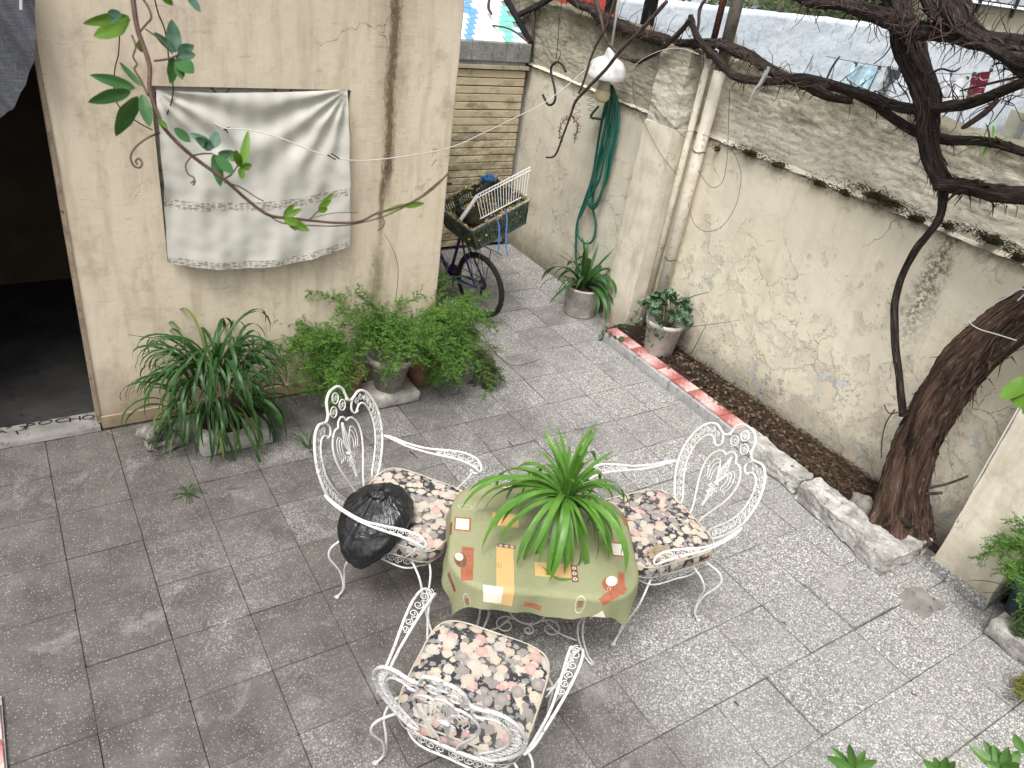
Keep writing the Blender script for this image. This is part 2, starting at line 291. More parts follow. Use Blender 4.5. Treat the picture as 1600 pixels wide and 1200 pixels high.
for sc, th, sd, pr in ((24, .52, 3, .30), (19, .50, 6, .38), (13.5, .46, 9, .42)):
    w = wrp(60, .022, sd); w = g.mp(w, loc=(sd*.13, sd*.07, 0)); d = g.vor(w, sc, rnd=.85); cc = g.sep(g.vor(w, sc, out='Color', rnd=.85))
    m = g.ma('MULTIPLY', g.mr(d, th, th-.03), g.mr(cc[0], pr, pr+.02))
    fc = g.ramp(cc[1], [(0, (.60, .50, .40)), (.3, (.58, .55, .48)), (.56, (.60, .36, .33)), (.68, (.25, .25, .24)), (.86, (.62, .57, .43))], True)
    rg = g.mr(g.ma('SINE', g.ma('ADD', g.ma('MULTIPLY', d, 42), g.ma('MULTIPLY', g.noise(p, 70, 2), 9))), -.2, .9, 0, .5); fc = g.mix(rg, fc, (.40, .27, .24)); fc = g.mix(g.mr(d, .34, .05, 0, .35), fc, (.74, .64, .55))
    col = g.mix(m, col, fc)
nn = g.sep(g.n('ShaderNodeVectorMath', {0: g.tc.outputs['Normal'], 1: (0, 0, 0)}, operation='ADD').outputs[0])
col = g.mix(.10, col, (.32, .30, .27)); col = g.mix(g.mr(g.noise(p, 5, 4), .5, .7, 0, .25), col, (.36, .34, .30))
M['floral'] = g.out(col, .85, g.ma('ADD', g.noise(p, 9, 3), g.ma('MULTIPLY', g.noise(p, 300, 2), .15)), .35, .02, .2)
M['piping'] = mottled('cream piping', (.50, .46, .38), (.6, .56, .46), 20, .8, obj=True)
M['yellow'] = mottled('yellow cloth', (.62, .55, .20), (.70, .64, .30), 12, .85)
g = G('black bin bag'); st = g.noise(g.mp(g.ob, (1, 1, 1)), 7, 3, .5); ox, oy, _ = g.sep(g.ob); an = g.ma('ARCTAN2', oy, ox); fo = g.noise(g.n('ShaderNodeCombineXYZ', {0: g.ma('MULTIPLY', g.ma('SINE', an), 7), 1: g.ma('MULTIPLY', g.ma('COSINE', an), 7), 2: 0.0}).outputs[0], 1, 4, .6); M['bag'] = g.out((.010, .010, .012), .22, g.ma('ADD', fo, g.ma('MULTIPLY', g.noise(g.ob, 16, 4, .5, 1.5), .4)), .5, .03, .7)
g = G('white curtain cloth'); col = g.mix(g.mr(g.noise(g.pos, 2, 4), .3, .7), (.58, .565, .50), (.66, .645, .58)); col = g.mix(g.mr(g.noise(g.pos, 6, 6, .7), .52, .7, 0, .4), col, (.52, .50, .44)); M['curtain'] = g.out(col, .9, g.noise(g.pos, 250, 2), .15, .002, .1)
g = G('white lace'); p = g.uv; d = g.vor(g.mp(p, (34, 3, 1)), 1, rnd=.5); hole = g.mr(d, .44, .50, 1, 0); hole2 = g.mr(g.vor(g.mp(p, (110, 7, 1)), 1), .40, .48, .8, 0)
col = g.mix(g.ma('MAXIMUM', hole, hole2), (.64, .62, .57), (.34, .31, .26)); M['lace'] = g.out(col, .9)
g = G('grey linen'); wv = g.ma('ADD', g.noise(g.mp(g.pos, (300, 300, 12)), 1, 2), g.noise(g.mp(g.pos, (10, 10, 260)), 1, 2)); col = g.mix(g.mr(wv, .8, 1.2), (.085, .09, .105), (.17, .175, .195)); M['greycurtain'] = g.out(col, .9, wv, .3, .003, .1)
M['hose'] = G('green hose').out((.008, .115, .085), .38, None, spec=.5)
M['lampwhite'] = mottled('white enamel', (.72, .73, .72), (.80, .81, .80), 12, .4, c=(.5, .5, .47))
M['glass_warm'] = G('yellowed glass jar').out((.68, .60, .38), .3, None, spec=.5)
M['lampgrey'] = mottled('aged white fitting', (.42, .41, .36), (.55, .54, .48), 14, .6)
M['pipe'] = mottled('cream painted pipe', (.56, .51, .42), (.66, .62, .52), 9, .6, c=(.25, .22, .17))
M['pipe_old'] = mottled('bare grey pole', (.14, .12, .105), (.24, .21, .18), 9, .7, c=(.10, .07, .05))
M['rust'] = mottled('rusty iron', (.07, .03, .022), (.16, .07, .05), 30, .85)
M['wire'] = G('dark wire').out((.03, .025, .022), .6)
M['wirewhite'] = G('white flex').out((.6, .59, .56), .5)
M['wood'] = mottled('grey shuttering', (.36, .31, .22), (.52, .46, .34), 3, .8, c=(.14, .13, .08))
g = G('weathered slats'); p = g.pos; X, Y, Z = g.sep(p); col = g.mix(g.mr(g.noise(g.mp(p, (1, 1, 9)), 2.5, 6, .6), .3, .7), (.50, .42, .28), (.66, .58, .41)); col = g.mix(g.mr(g.rnd(), 0, 1, 0, .35), col, (.46, .38, .26))
col = g.mix(g.mr(g.ma('ADD', g.noise(g.mp(p, (1, 1, 2)), 4.5, 7, .75), g.ma('MULTIPLY', g.mr(Z, 2.1, .9), .16)), .55, .72, 0, .75), col, (.13, .12, .075)); M['slat'] = g.out(col, .8, g.noise(g.mp(p, (3, 3, 60)), 3, 4), .3, .004, .3)
M['slate'] = mottled('slate coping', (.17, .18, .17), (.30, .31, .29), 7, .7, .6, .01, c=(.42, .42, .39))
for nm, cc in (('tw', (.78, .79, .78)), ('tb', (.16, .36, .68)), ('tg', (.22, .60, .50)), ('tp', (.50, .60, .74))): M[nm] = mottled('glazed '+nm, cc, tuple(min(1, q*1.08) for q in cc), 5, .25, .05, .002, .5)
M['litter'] = mottled('dry leaf litter', (.08, .055, .035), (.19, .14, .10), 30, .95)
M['black'] = G('black').out((.01, .01, .01), .6)
M['rubber'] = mottled('tyre rubber', (.015, .015, .015), (.035, .034, .032), 40, .85)
M['steel'] = G('dull steel').out((.30, .30, .31), .35, None, Metallic=.8)
M['purple'] = G('indigo frame paint').out((.03, .025, .16), .3, None, spec=.5)
g = G('painted crate'); cc = g.sep(g.vor(g.pos, 26, out='Color')); w = g.noise(g.pos, 18, 4, .7, 1); col = g.ramp(w, [(0, (.01, .03, .02)), (.38, (.012, .06, .045)), (.44, (.16, .18, .02)), (.48, (.015, .07, .045)), (.53, (.02, .09, .28)), (.57, (.42, .32, .05)), (.60, (.02, .10, .06))]); M['crate'] = g.out(col, .5, w, .4, .01, .4)
M['crate_rim'] = mottled('scuffed crate rim', (.10, .10, .08), (.42, .40, .34), 30, .6)
M['rackwhite'] = G('white coated wire').out((.76, .76, .74), .4)
M['blueplastic'] = G('blue plastic').out((.025, .10, .28), .4)
M['orangeleaf'] = mottled('yellow dry leaf', (.55, .33, .05), (.65, .48, .12), 20, .7)
M['bark'] = None
def bark(name, a, b, c):
    g = G(name); u = g.mp(g.uv, (42, 3.2, 1)); f = g.noise(u, 1, 7, .7, .4); f2 = g.noise(g.mp(g.uv, (120, 8, 1)), 1, 5, .75)
    col = g.mix(g.mr(f, .38, .62), a, b); col = g.mix(g.mr(f2, .54, .66, 0, .75), col, c)
    return g.out(col, .95, g.ma('ADD', f, g.ma('MULTIPLY', f2, .5)), 1.0, .05, .15)
M['bark'] = bark('dark vine bark', (.018, .014, .012), (.085, .066, .056), (.26, .22, .19))
M['bark_red'] = bark('red brown vine bark', (.024, .015, .011), (.155, .095, .070), (.36, .27, .21))
M['twig'] = mottled('twig', (.045, .03, .025), (.12, .085, .07), 30, .9)
M['shred'] = mottled('dark bark shreds', (.022, .015, .012), (.075, .05, .038), 30, .95)
M['twig_pale'] = mottled('pale twig', (.16, .12, .10), (.28, .22, .19), 30, .9)
def leafm(name, a, b, ro=.42, tr=.0, yel=None):
    g = G(name); r = g.rnd(); col = g.mix(g.mr(g.noise(g.ob, 9, 3), .3, .7), a, b); col = g.mix(g.mr(r, 0, 1, 0, .5), col, b)
    if yel: col = g.mix(g.mr(r, .93, .97), col, yel)
    bs = g.n('ShaderNodeBsdfTranslucent', {'Color': g.mix(.4, col, (.20, .35, .03))}); mx = g.n('ShaderNodeMixShader', {0: .22}); g.out(col, ro, g.noise(g.mp(g.uv, (60, 1, 1)), 1, 2), .12, .003, .45)
    out = g.t.nodes['Material Output']; g.t.links.new(g.b.outputs[0], mx.inputs[1]); g.t.links.new(bs.outputs[0], mx.inputs[2]); g.t.links.new(mx.outputs[0], out.inputs[0]); return g.m
M['leaf'] = leafm('fresh strap leaf', (.055, .165, .022), (.14, .315, .05), .36)
M['leaf_dark'] = leafm('dark strap leaf', (.012, .045, .011), (.038, .115, .024), .42, yel=(.16, .20, .05))
M['fern'] = leafm('asparagus needles', (.026, .085, .010), (.125, .265, .032), .6)
M['fern_grey'] = leafm('dull needles', (.05, .085, .03), (.10, .14, .05), .7)
M['clivia'] = leafm('deep green leaf', (.018, .065, .02), (.05, .14, .035), .4)
M['vineleaf'] = leafm('passion vine leaf', (.022, .085, .028), (.05, .15, .04), .5)
M['vineleaf_b'] = leafm('bluish young leaf', (.06, .14, .09), (.10, .20, .14), .55)
M['vineleaf_y'] = leafm('bright leaf', (.08, .18, .015), (.13, .26, .03), .5)
M['schef'] = leafm('umbrella leaf', (.07, .17, .035), (.13, .27, .07), .4)
g = G('variegated leaf'); w = g.noise(g.ob, 70, 3, .6, 1); col = g.mix(g.mr(w, .50, .60), (.025, .075, .03), (.22, .30, .20)); M['pilea'] = g.out(col, .4, w, .3, .003, .4)
M['vinestem'] = mottled('purple green stem', (.07, .035, .03), (.14, .08, .055), 40, .5)
M['terra'] = mottled('dusty terracotta', (.26, .12, .075), (.36, .19, .12), 9, .9, c=(.30, .27, .23))
M['potstone'] = mottled('mossy cast stone', (.20, .185, .15), (.36, .34, .29), 12, .95, .8, .015, c=(.06, .07, .035))
M['potwhite'] = mottled('dirty white concrete', (.30, .285, .25), (.55, .54, .50), 7, .85, .4, .006, c=(.20, .18, .14))
M['bucket'] = mottled('off white plastic bucket', (.48, .46, .42), (.60, .585, .54), 7, .6, .2, .003, c=(.30, .26, .20))
M['bluepot'] = mottled('slate blue pot', (.04, .075, .095), (.065, .11, .13), 8, .45)
M['rubble'] = mottled('broken concrete', (.20, .18, .16), (.42, .40, .36), 18, .95, 1, .02, c=(.08, .07, .06))
g = G('pale blue painted wall'); p = g.pos; col = g.mix(g.mr(g.noise(p, 1.2, 5), .3, .7), (.62, .70, .78), (.76, .82, .87)); col = g.mix(g.mr(g.noise(g.mp(p, (3, 3, 1)), 4, 7, .75), .53, .66, 0, .65), col, (.30, .33, .34)); col = g.mix(g.mr(g.noise(p, 1.8, 6, .6), .62, .66), col, (.36, .35, .33)); M['bluewall'] = g.out(col, .85, g.noise(p, 9, 5), .6, .03)
M['redwall'] = mottled('red painted block', (.50, .075, .06), (.60, .11, .085), 6, .7)
M['khaki'] = mottled('khaki render', (.26, .255, .20), (.31, .30, .24), 5, .9)
M['towelblue'] = mottled('blue and white towel', (.20, .52, .72), (.70, .76, .74), 16, .9)
M['towelgrey'] = None
g = G('striped grey cloth'); _, Y, Z = g.sep(g.pos); M['towelgrey'] = g.out(g.mix(g.mr(g.ma('SINE', g.ma('MULTIPLY', Y, 90)), -.1, .1), (.12, .13, .14), (.36, .38, .38)), .9)
M['clothdark'] = G('charcoal cloth').out((.06, .07, .08), .9)
M['clothwhite'] = mottled('white sheet', (.68, .72, .78), (.78, .80, .84), 4, .9)
M['maroon'] = None
g = G('maroon cloth with pale bands'); _, Y, Z = g.sep(g.pos); M['maroon'] = g.out(g.mix(g.mr(g.ma('SINE', g.ma('ADD', g.ma('MULTIPLY', Z, 40), g.ma('MULTIPLY', g.noise(g.pos, 4, 2), 9))), .92, .97), (.14, .012, .03), (.55, .42, .42)), .9)
M['foliage'] = leafm('far foliage', (.03, .06, .015), (.09, .14, .03), .6)
M['darkwood'] = mottled('old door frame', (.26, .20, .14), (.40, .32, .23), 10, .8, c=(.10, .07, .05))
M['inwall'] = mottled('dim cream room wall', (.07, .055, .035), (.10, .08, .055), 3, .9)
M['glass'] = G('dark window pane').out((.05, .055, .055), .08, None, spec=.6)
M['alu'] = G('grey window bar').out((.20, .20, .19), .5, None, Metallic=.4)
M['crumple'] = mottled('crumpled brown paper', (.30, .23, .15), (.42, .33, .24), 20, .9, .6, .01, obj=True)
M['inktext'] = G('dark scored line').out((.022, .021, .019), .95)
M['twine'] = G('grey twine').out((.40, .42, .42), .9)
# ============================================================ SETTING
# ---------- tiled yard floor
ground = MB().box((-6, -4, -.35), (30, 22, -.032)).build('ground', M['mortar']); tag(ground, kind='structure')
floor = thing('courtyard_floor', None, None); floor['kind'] = 'structure'
MB().box((-3, -1, -.031), (5.4, 7.6, -.007)).build('mortar_bed', M['mortar'], floor)
PT = .3975
tile_me = []
for k in range(7):
    random.seed(k+50); w = PT/2; mb = MB(); e = .0014
    chipc = [random.choice((0, 0, 0, .004, .009)) for _ in range(4)]
    def ring(ins, z):
        out = []
        for q, (sx, sy) in enumerate(((-1, -1), (1, -1), (1, 1), (-1, 1))):
            c = chipc[q]+.001; a = (sx*(w-ins), sy*(w-ins-c), z); b = (sx*(w-ins-c), sy*(w-ins), z)
            out += [a, b] if q in (0, 2) else [b, a]
        return out
    vs_ = ring(0, -.03)+ring(0, -e)+ring(e, 0)
    fs = [tuple(range(16, 24))]+[(r*8+i, r*8+(i+1) % 8, r*8+8+(i+1) % 8, r*8+8+i) for r in range(2) for i in range(8)]
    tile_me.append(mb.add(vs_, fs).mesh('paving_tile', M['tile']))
random.seed(3)
gX = {k: random.choice((.0008, .0012, .0030)) for k in range(-6, 16)}; gY = {k: random.choice((.0008, .0012, .0012, .0030)) for k in range(-4, 20)}
gX.update({0: .005, -1: .0045, 5: .0032, 9: .003, 10: .0008}); gY.update({6: .005, 1: .003, 2: .0045, 3: .0038, 9: .004, 10: .001})
for i in range(-4, 13):
    for j in range(-2, 18):
        x = .31+PT*(i+.5); y = .59+PT*(j+.5)
        if x < 2.9 and y > 5.05: continue
        if x < -.5 and y < 3: continue
        if x > 4.6 and 1.9 < y < 4.9: continue
        if x > 5.15 or y > 7.5 or (x < 1 and y < 1.2): continue
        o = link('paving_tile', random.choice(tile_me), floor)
        z = max(-.0018, min(.0018, random.gauss(0, .0012))); tl = .0038; ga, gb, gc_, gd = [(g_ if random.random() < .6 else .0016) for g_ in (gX[i], gX[i+1], gY[j], gY[j+1])]
        if i == 9 and j == 2: z += .017; tl = .003
        if (i, j) in ((8, 2), (10, 2)): z += .004
        if (i, j) in ((7, 1), (6, 0), (5, 0)): z += .005
        o.location = (x+random.gauss(0, .0008), y+random.gauss(0, .0008), z); o.rotation_euler = (max(-.007, min(.007, random.gauss(0, tl))), max(-.007, min(.007, random.gauss(0, tl))), random.choice((0, PI))+random.gauss(0, .0012)); x0_, x1_, y0_, y1_ = x-PT/2+ga/2, x+PT/2-gb/2, y-PT/2+gc_/2, y+PT/2-gd/2; o.location.x = (x0_+x1_)/2; o.location.y = (y0_+y1_)/2; o.scale = ((x1_-x0_)/PT, (y1_-y0_)/PT, 1)
# broken cement patch by the right pilaster
mb = MB()
def patch(u, v):
    x = 4.38+u*.30+.03*nz(v*3, 1); y = 1.22+v*.26+.03*nz(u*3, 2); e = min(u, v, 1-u, 1-v)
    return (x, y, -.002+min(e*5, 1)*(.0075+.003*nz(u*9, v*9)))
mb.grid(16, 14, patch).build('cement_patch', M['concrete'], floor, True)
# ---------- kerbs of the planting bed
def block(mb, a, b, seed=0, amp=.01, nx=20, ny=4, nzz=4, shear=0, taper=0):
    """rough-cast block: a subdivided box pushed about by noise"""
    A = Vector(a); B = Vector(b); D = B-A
    def pt(u, v, w):
        p = Vector((A.x+D.x*u, A.y+D.y*v, A.z+D.z*w)); p.x += shear*(v) + (u-.5)*taper*-w
        d = Vector((nz(p.x*7+seed, p.y*7, p.z*7), nz(p.x*7, p.y*7+seed+9, p.z*7), nz(p.x*7, p.y*7, p.z*7+seed+5)))*amp*2+Vector((nz(p.x*28+seed, p.y*28, p.z*28), nz(p.x*28, p.y*28+seed, p.z*28), nz(p.x*25, p.y*25, p.z*25+seed)))*amp
        edge = sum(1 for q in (u, v, w) if q < .001 or q > .999)
        if edge >= 2:
            c = Vector((.5, .5, .5))-Vector((u, v, w)); p += Vector((c.x*(u in (0, 1)), c.y*(v in (0, 1)), c.z*(w in (0, 1))))*amp*1.6
        if w < .01: d.z = 0
        return p+d
    for (nu, nv, f) in ((nx, ny, lambda i, j: pt(i, j, 1)), (ny, nx, lambda i, j: pt(j, i, 0)), (nzz, nx, lambda i, j: pt(j, 0, i)), (nx, nzz, lambda i, j: pt(i, 1, j)), (ny, nzz, lambda i, j: pt(1, i, j)), (nzz, ny, lambda i, j: pt(0, j, i))):
        pass
    mb.grid(nx, ny, lambda i, j: pt(i, j, 1)); mb.grid(nx, nzz, lambda i, j: pt(i, 0, j)); mb.grid(nx, nzz, lambda i, j: pt(1-i, 1, j)); mb.grid(ny, nzz, lambda i, j: pt(1, i, j)); mb.grid(ny, nzz, lambda i, j: pt(0, 1-i, j))
    return mb
k1 = thing('kerb', 'long grey concrete kerb topped with marbled red tiles beside the white bucket', 'kerb', (4.7, 4.0, 0), 0, 'kerbs round the planting bed')
mb = MB()
for (y0, y1) in ((3.14, 3.98), (3.985, 4.45), (4.455, 4.98)): block(mb, (4.645, y0, 0), (4.83, y1, .095), y0, .0035, 4, 16, 4)
mb.build('kerb_body', M['kerbgrey'], k1, True)
random.seed(5); y = 4.96; k = 0
while y > 3.2:
    L = .196; mb = MB(); mb.box((-.072, -L/2+.002, 0), (.072, L/2-.002, .012), bev=.002)
    o = mb.build('red_tile', M['redtile'], k1, False, True); o.location = (.745-.70+random.gauss(0, .002)+4.7-4.7, y-L/2-4.0, .0965+random.gauss(0, .0006)); o.rotation_euler = (0, 0, random.choice((0, PI))+random.gauss(0, .01)); y -= L+.002; k += 1
k2 = thing('kerb', 'short broken whitewashed kerb block between the tiled kerb and the crack', 'kerb', (4.6, 2.8, 0), 0, 'kerbs round the planting bed')
block(MB(), (4.585, 2.46, 0), (4.77, 3.12, .145), 2, .009, 16, 46, 10, shear=.02).build('kerb_body', M['kerbwhite'], k2)
k3 = thing('kerb', 'crumbling whitewashed kerb curving round the foot of the vine trunk', 'kerb', (4.6, 2, 0), 0, 'kerbs round the planting bed')
mb = MB(); block(mb, (4.49, 1.78, 0), (4.72, 2.43, .16), 11, .011, 18, 50, 12, shear=.06); block(mb, (4.47, 1.60, 0), (5.00, 1.83, .155), 17, .009, 40, 18, 12)
mb.build('kerb_body', M['kerbwhite'], k3)
k4 = thing('kerb', 'chipped white kerb in front of the slate blue pot', 'kerb', (4.7, .5, 0), 0, 'kerbs round the planting bed')
block(MB(), (4.66, -.6, 0), (4.84, 1.0, .13), 23, .010, 5, 30, 5).build('kerb_body', M['kerbwhite'], k4, True)
k5 = thing('kerb', 'pink tiled kerb at the lower left edge of the yard', 'kerb', (-.5, 2.4, 0))
MB().box((-.64, 1.2, 0), (-.437, 2.95, .02)).build('kerb_body', M['kerbgrey'], k5)
for q in range(7):
    o = MB().box((-.09, -.096, 0), (.078, .096, .012), bev=.002).build('red_tile', M['redtile'], k5, False, True); o.location = (-.022, .40-q*.2, .021)
# ---------- soil bed
mb = MB()
def soilf(u, v):
    x = 4.72+u*.5; y = 1.72+v*3.3; return (x, y, .075+.035*u+.02*nz(x*6, y*6)+.018*nz(x*19, y*19)+.03*max(0, 1-abs(y-2.2)))
tag(mb.grid(24, 120, soilf).build('soil_bed', M['soil'], None, True), kind='structure')
mb = MB(); random.seed(11)
for _ in range(2600):
    x = random.uniform(4.79, 5.19); y = random.uniform(1.75, 4.7); 
    if random.random() < .55: y = random.uniform(1.8, 3.6)
    z = .085+.035*(x-4.72)/.5+random.uniform(0, .03)+.03*max(0, 1-abs(y-2.2)); a = random.uniform(0, 2*PI); L = random.uniform(.02, .07); b = a+random.uniform(-1.2, 1.2)
    p0 = Vector((x, y, z)); p1 = p0+Vector((math.cos(a), math.sin(a), random.uniform(-.1, .5)))*L*.5; p2 = p1+Vector((math.cos(b), math.sin(b), random.uniform(-.6, .2)))*L*.5
    mb.tube([p0, p1, p2], random.uniform(.0012, .003), 3, cap=False)
tag(mb.build('root_mulch', M['mulch']), kind='stuff')
mb = MB(); random.seed(15)
for _ in range(420):
    x = random.uniform(4.80, 5.16); y = random.uniform(1.75, 4.75); z = .10+.035*(x-4.72)/.5+random.uniform(0, .025); d = Vector((random.gauss(0, 1), random.gauss(0, 1), random.gauss(0, .35))).normalized(); w = d.orthogonal().normalized(); l = random.uniform(.02, .05); p = Vector((x, y, z)); mb.add([p, p+d*l*.5+w*l*.3, p+d*l, p+d*l*.5-w*l*.3], [(0, 1, 2, 3)])
tag(mb.build('leaf_litter', M['litter']), kind='stuff')
mb = MB()
for _ in range(90): rock(mb, (random.uniform(4.83, 5.14), random.uniform(1.8, 4.6), .105+random.uniform(0, .02)), (random.uniform(.02, .06),)*3, random.randint(0, 99), 4, amp=.5)
tag(mb.build('soil_clods', M['soil']), kind='stuff')
# ============================================================ HOUSE
house = thing('house', 'cream rendered outbuilding with a dark open doorway and a curtained window', 'house', (0, 5, 0))
HT = 3.28
mb = MB()
for a, b in (((-2.6, 5, 0), (-.95, 5.2, HT)), ((-.95, 5, 2.75), (.26, 5.2, HT)), ((.26, 5, 0), (.79, 5.2, HT)), ((.79, 5, 0), (2.01, 5.2, 1.19)), ((.79, 5, 2.285), (2.01, 5.2, HT))): mb.box(a, b)
# right pier with a slightly rounded, uneven corner
def corner(u, v):
    z = v*HT; L = u*3.0; w = .004*nz(z*5, u*9)+.003*nz(z*17, 3)
    xs = 2.8-2.01
    if L < xs-.02: return (2.01+L, 5.0, z)
    if L < xs+.02: return (2.8-.02+ .02*math.sin((L-xs+.02)/.04*PI/2)+w, 5.0+.02*(1-math.cos((L-xs+.02)/.04*PI/2)), z)
    return (2.8+w, 5.02+(L-xs-.02), z)
mb.grid(150, 70, corner); mb.box((2.01, 5.003, 0), (2.6, 5.2, HT-.01)); mb.box((2.6, 5.03, 0), (2.78, 7.5, HT-.01)); mb.box((-2.8, 5.0, 0), (-2.6, 7.6, HT)); mb.box((-2.6, 7.41, 0), (2.6, 7.6, HT))
mb.build('wall', M['house'], house)
MB().box((-2.9, 4.9, HT), (2.83, 7.7, HT+.04)).build('roof', M['concrete'], house)
MB().box((.262, 4.984, 0), (2.79, 4.999, .098), bev=.003).build('plinth', M['plinth'], house)
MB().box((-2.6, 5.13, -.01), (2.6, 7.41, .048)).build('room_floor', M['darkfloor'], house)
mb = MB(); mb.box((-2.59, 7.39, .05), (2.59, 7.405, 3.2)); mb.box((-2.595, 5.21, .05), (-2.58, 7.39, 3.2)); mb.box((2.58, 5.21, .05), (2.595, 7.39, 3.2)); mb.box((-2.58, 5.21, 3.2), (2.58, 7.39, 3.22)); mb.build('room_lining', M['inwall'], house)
MB().box((-.75, 7.25, 1.50), (.0, 7.385, 1.53)).build('shelf', M['darkwood'], house)
mb = MB(); mb.box((.236, 4.99, .05), (.259, 5.09, 2.75)); mb.box((-.95, 4.99, 2.71), (.236, 5.09, 2.749)); mb.build('door_frame', M['darkwood'], house)
ts = MB()
def tsf(u, v):
    x = -.95+u*1.2; prof = [(4.965, 0), (4.975, .03), (5.0, .047), (5.06, .051), (5.135, .052)]
    t = v*4; i = min(int(t), 3); f = t-i; y = prof[i][0]+(prof[i+1][0]-prof[i][0])*f; z = prof[i][1]+(prof[i+1][1]-prof[i][1])*f
    return (x, y+(.012*nz(x*5, 2) if v < .6 else 0), z+.003*nz(x*12, y*12))
ts.grid(60, 12, tsf); threshold = ts.build('threshold', M['concrete'], house, True)
for txt, cx, cy, sz, rot in (('POCHO', 0, 0, 0, 0),):
    for ch, px, py, s in (('P', 47, 665, .10), ('O', 71, 660, .095), ('C', 96, 657, .10), ('H', 117, 655, .10), ('O', 138, 652, .09), ('9', 13, 667, .085), ('3', 36, 669, .10), ('1', 27, 676, .085), ('A', 0, 675, .085)):
        cu = bpy.data.curves.new('letter', 'FONT'); cu.body = ch; cu.size = s*1.25; cu.align_x = 'CENTER'; cu.align_y = 'CENTER'; cu.extrude = .001; cu.resolution_u = 3
        tmp = bpy.data.objects.new('tmp', cu); me = bpy.data.meshes.new_from_object(tmp); bpy.data.objects.remove(tmp); me.materials.clear(); me.materials.append(M['inktext'])
        o = link('scored_letter', me, threshold); p = at(px, py, 2, .054); o.location = p-wloc(house); o.location.z = .0535; o.scale = (1.0, .62, 1); o.rotation_euler = (0, 0, random.uniform(-.12, .12))
        if p.y < 5.02: o.location.z -= .004; o.rotation_euler[0] = .2
# window
win = link('window', MB().box((.79, 5.11, 1.19), (2.01, 5.13, 2.285)).mesh('pane', M['glass'], False, (0, 5, 0)), house)
mb = MB()
for a, b in (((.792, 5.05, 1.192), (.822, 5.10, 2.283)), ((1.978, 5.05, 1.192), (2.008, 5.10, 2.283)), ((.822, 5.05, 1.192), (1.978, 5.10, 1.222)), ((.822, 5.03, 2.245), (1.978, 5.10, 2.283))): mb.box(a, b)
mb.build('window_frame', M['lampgrey'], win)
mb = MB()
for x in (1.0, 1.38, 1.76):
    for s in (-1, 1):
        L = .45; mb.tube([(x-s*.25, 5.035, 2.28), (x+s*.20, 5.035, 1.78)], .009, 6); mb.tube([(x-s*.25, 5.035, 1.2), (x+s*.20, 5.035, 1.70)], .009, 6)
mb.build('lattice_bars', M['alu'], win)
# curtain hung over the window
cur = thing('curtain', 'white cotton curtain with lace bands pinned over the window', 'curtain', (1.38, 4.96, 1.2))
TL, TR, BL, BR = [at(*q, 1, 4.955) for q in ((244, 147), (541, 144), (263, 411), (546, 383))]
def curp(u, v):
    a = TL.lerp(TR, u); b = BL.lerp(BR, u); p = a.lerp(b, v); p = p.copy()
    p.z += (.026-.018*4*u*(1-u))*(1-v)-.085*math.sin(PI*u)*v
    r1 = math.hypot(u*1.2, v); r2 = math.hypot((1-u)*1.2, v); a1 = math.atan2(v, u*1.2); a2 = math.atan2(v, (1-u)*1.2)
    d = .036*math.sin(a1*15+1)*math.exp(-r1*1.2)*min(1, r1*6)+.040*math.sin(a2*17)*math.exp(-r2*1.2)*min(1, r2*6)
    d += .026*math.sin(u*19+v*4+3*nz(u*2, v*2))*min(1, v*1.6)+.012*nz(u*5, v*3, 4)+.010*math.sin((v+.5*(u-.5)**2)*34+3*nz(u*3, v*2))*math.exp(-((v-.12)/.22)**2)
    p.y -= .018+.032*math.sin(PI*u)*v*.6+d*.42+.002*math.sin(u*61+5*v)+.004*nz(u*14, v*14)
    p.x += .01*nz(v*5, u*2, 7); return p
def strip(v0, v1, ny):
    return lambda u, v: curp(u, v0+(v1-v0)*v)
vl0, vl1 = .600, .652
mb = MB(); mb.grid(90, 60, strip(0, vl0, 60)); mb.grid(90, 34, strip(vl1, .958, 34)); mb.build('cloth', M['curtain'], cur, True)
MB().grid(120, 5, strip(vl0, vl1, 5)).build('lace_band', M['lace'], cur, True)
MB().grid(120, 4, lambda u, v: (lambda p: Vector((p.x, p.y, p.z-(.006*abs(math.sin(u*150)) if v > .9 else 0))))(strip(.958, 1, 4)(u, v))).build('lace_hem', M['lace'], cur, True)
# grey curtain of the doorway
gc = thing('curtain', 'dark grey linen curtain gathered at the top of the doorway', 'curtain', (0, 4.92, 2.1))
cp = [(-.60, 2.05), (-.25, 2.06), (.028, 2.128), (.095, 2.185), (.173, 2.30), (.228, 2.429), (.262, 2.586), (.283, 2.75)]
def gcf(u, v):
    t = u*(len(cp)-1); i = min(int(t), len(cp)-2); f = t-i; bx = cp[i][0]+(cp[i+1][0]-cp[i][0])*f; bz = cp[i][1]+(cp[i+1][1]-cp[i][1])*f
    tx = -.6+u*.885; x = bx+(tx-bx)*v; z = bz+(3.0-bz)*v
    return (x, 4.93-.022*math.sin(u*19+v*3)-.012*math.sin(u*47+v*2)-.03, z)
MB().grid(80, 24, gcf).build('cloth', M['greycurtain'], gc, True)
mb = MB(); mb.tube([at(33, -30, 1, 4.87), at(33, 15, 1, 4.87)], .008, 6); mb.build('pull_rod', M['wirewhite'], gc)
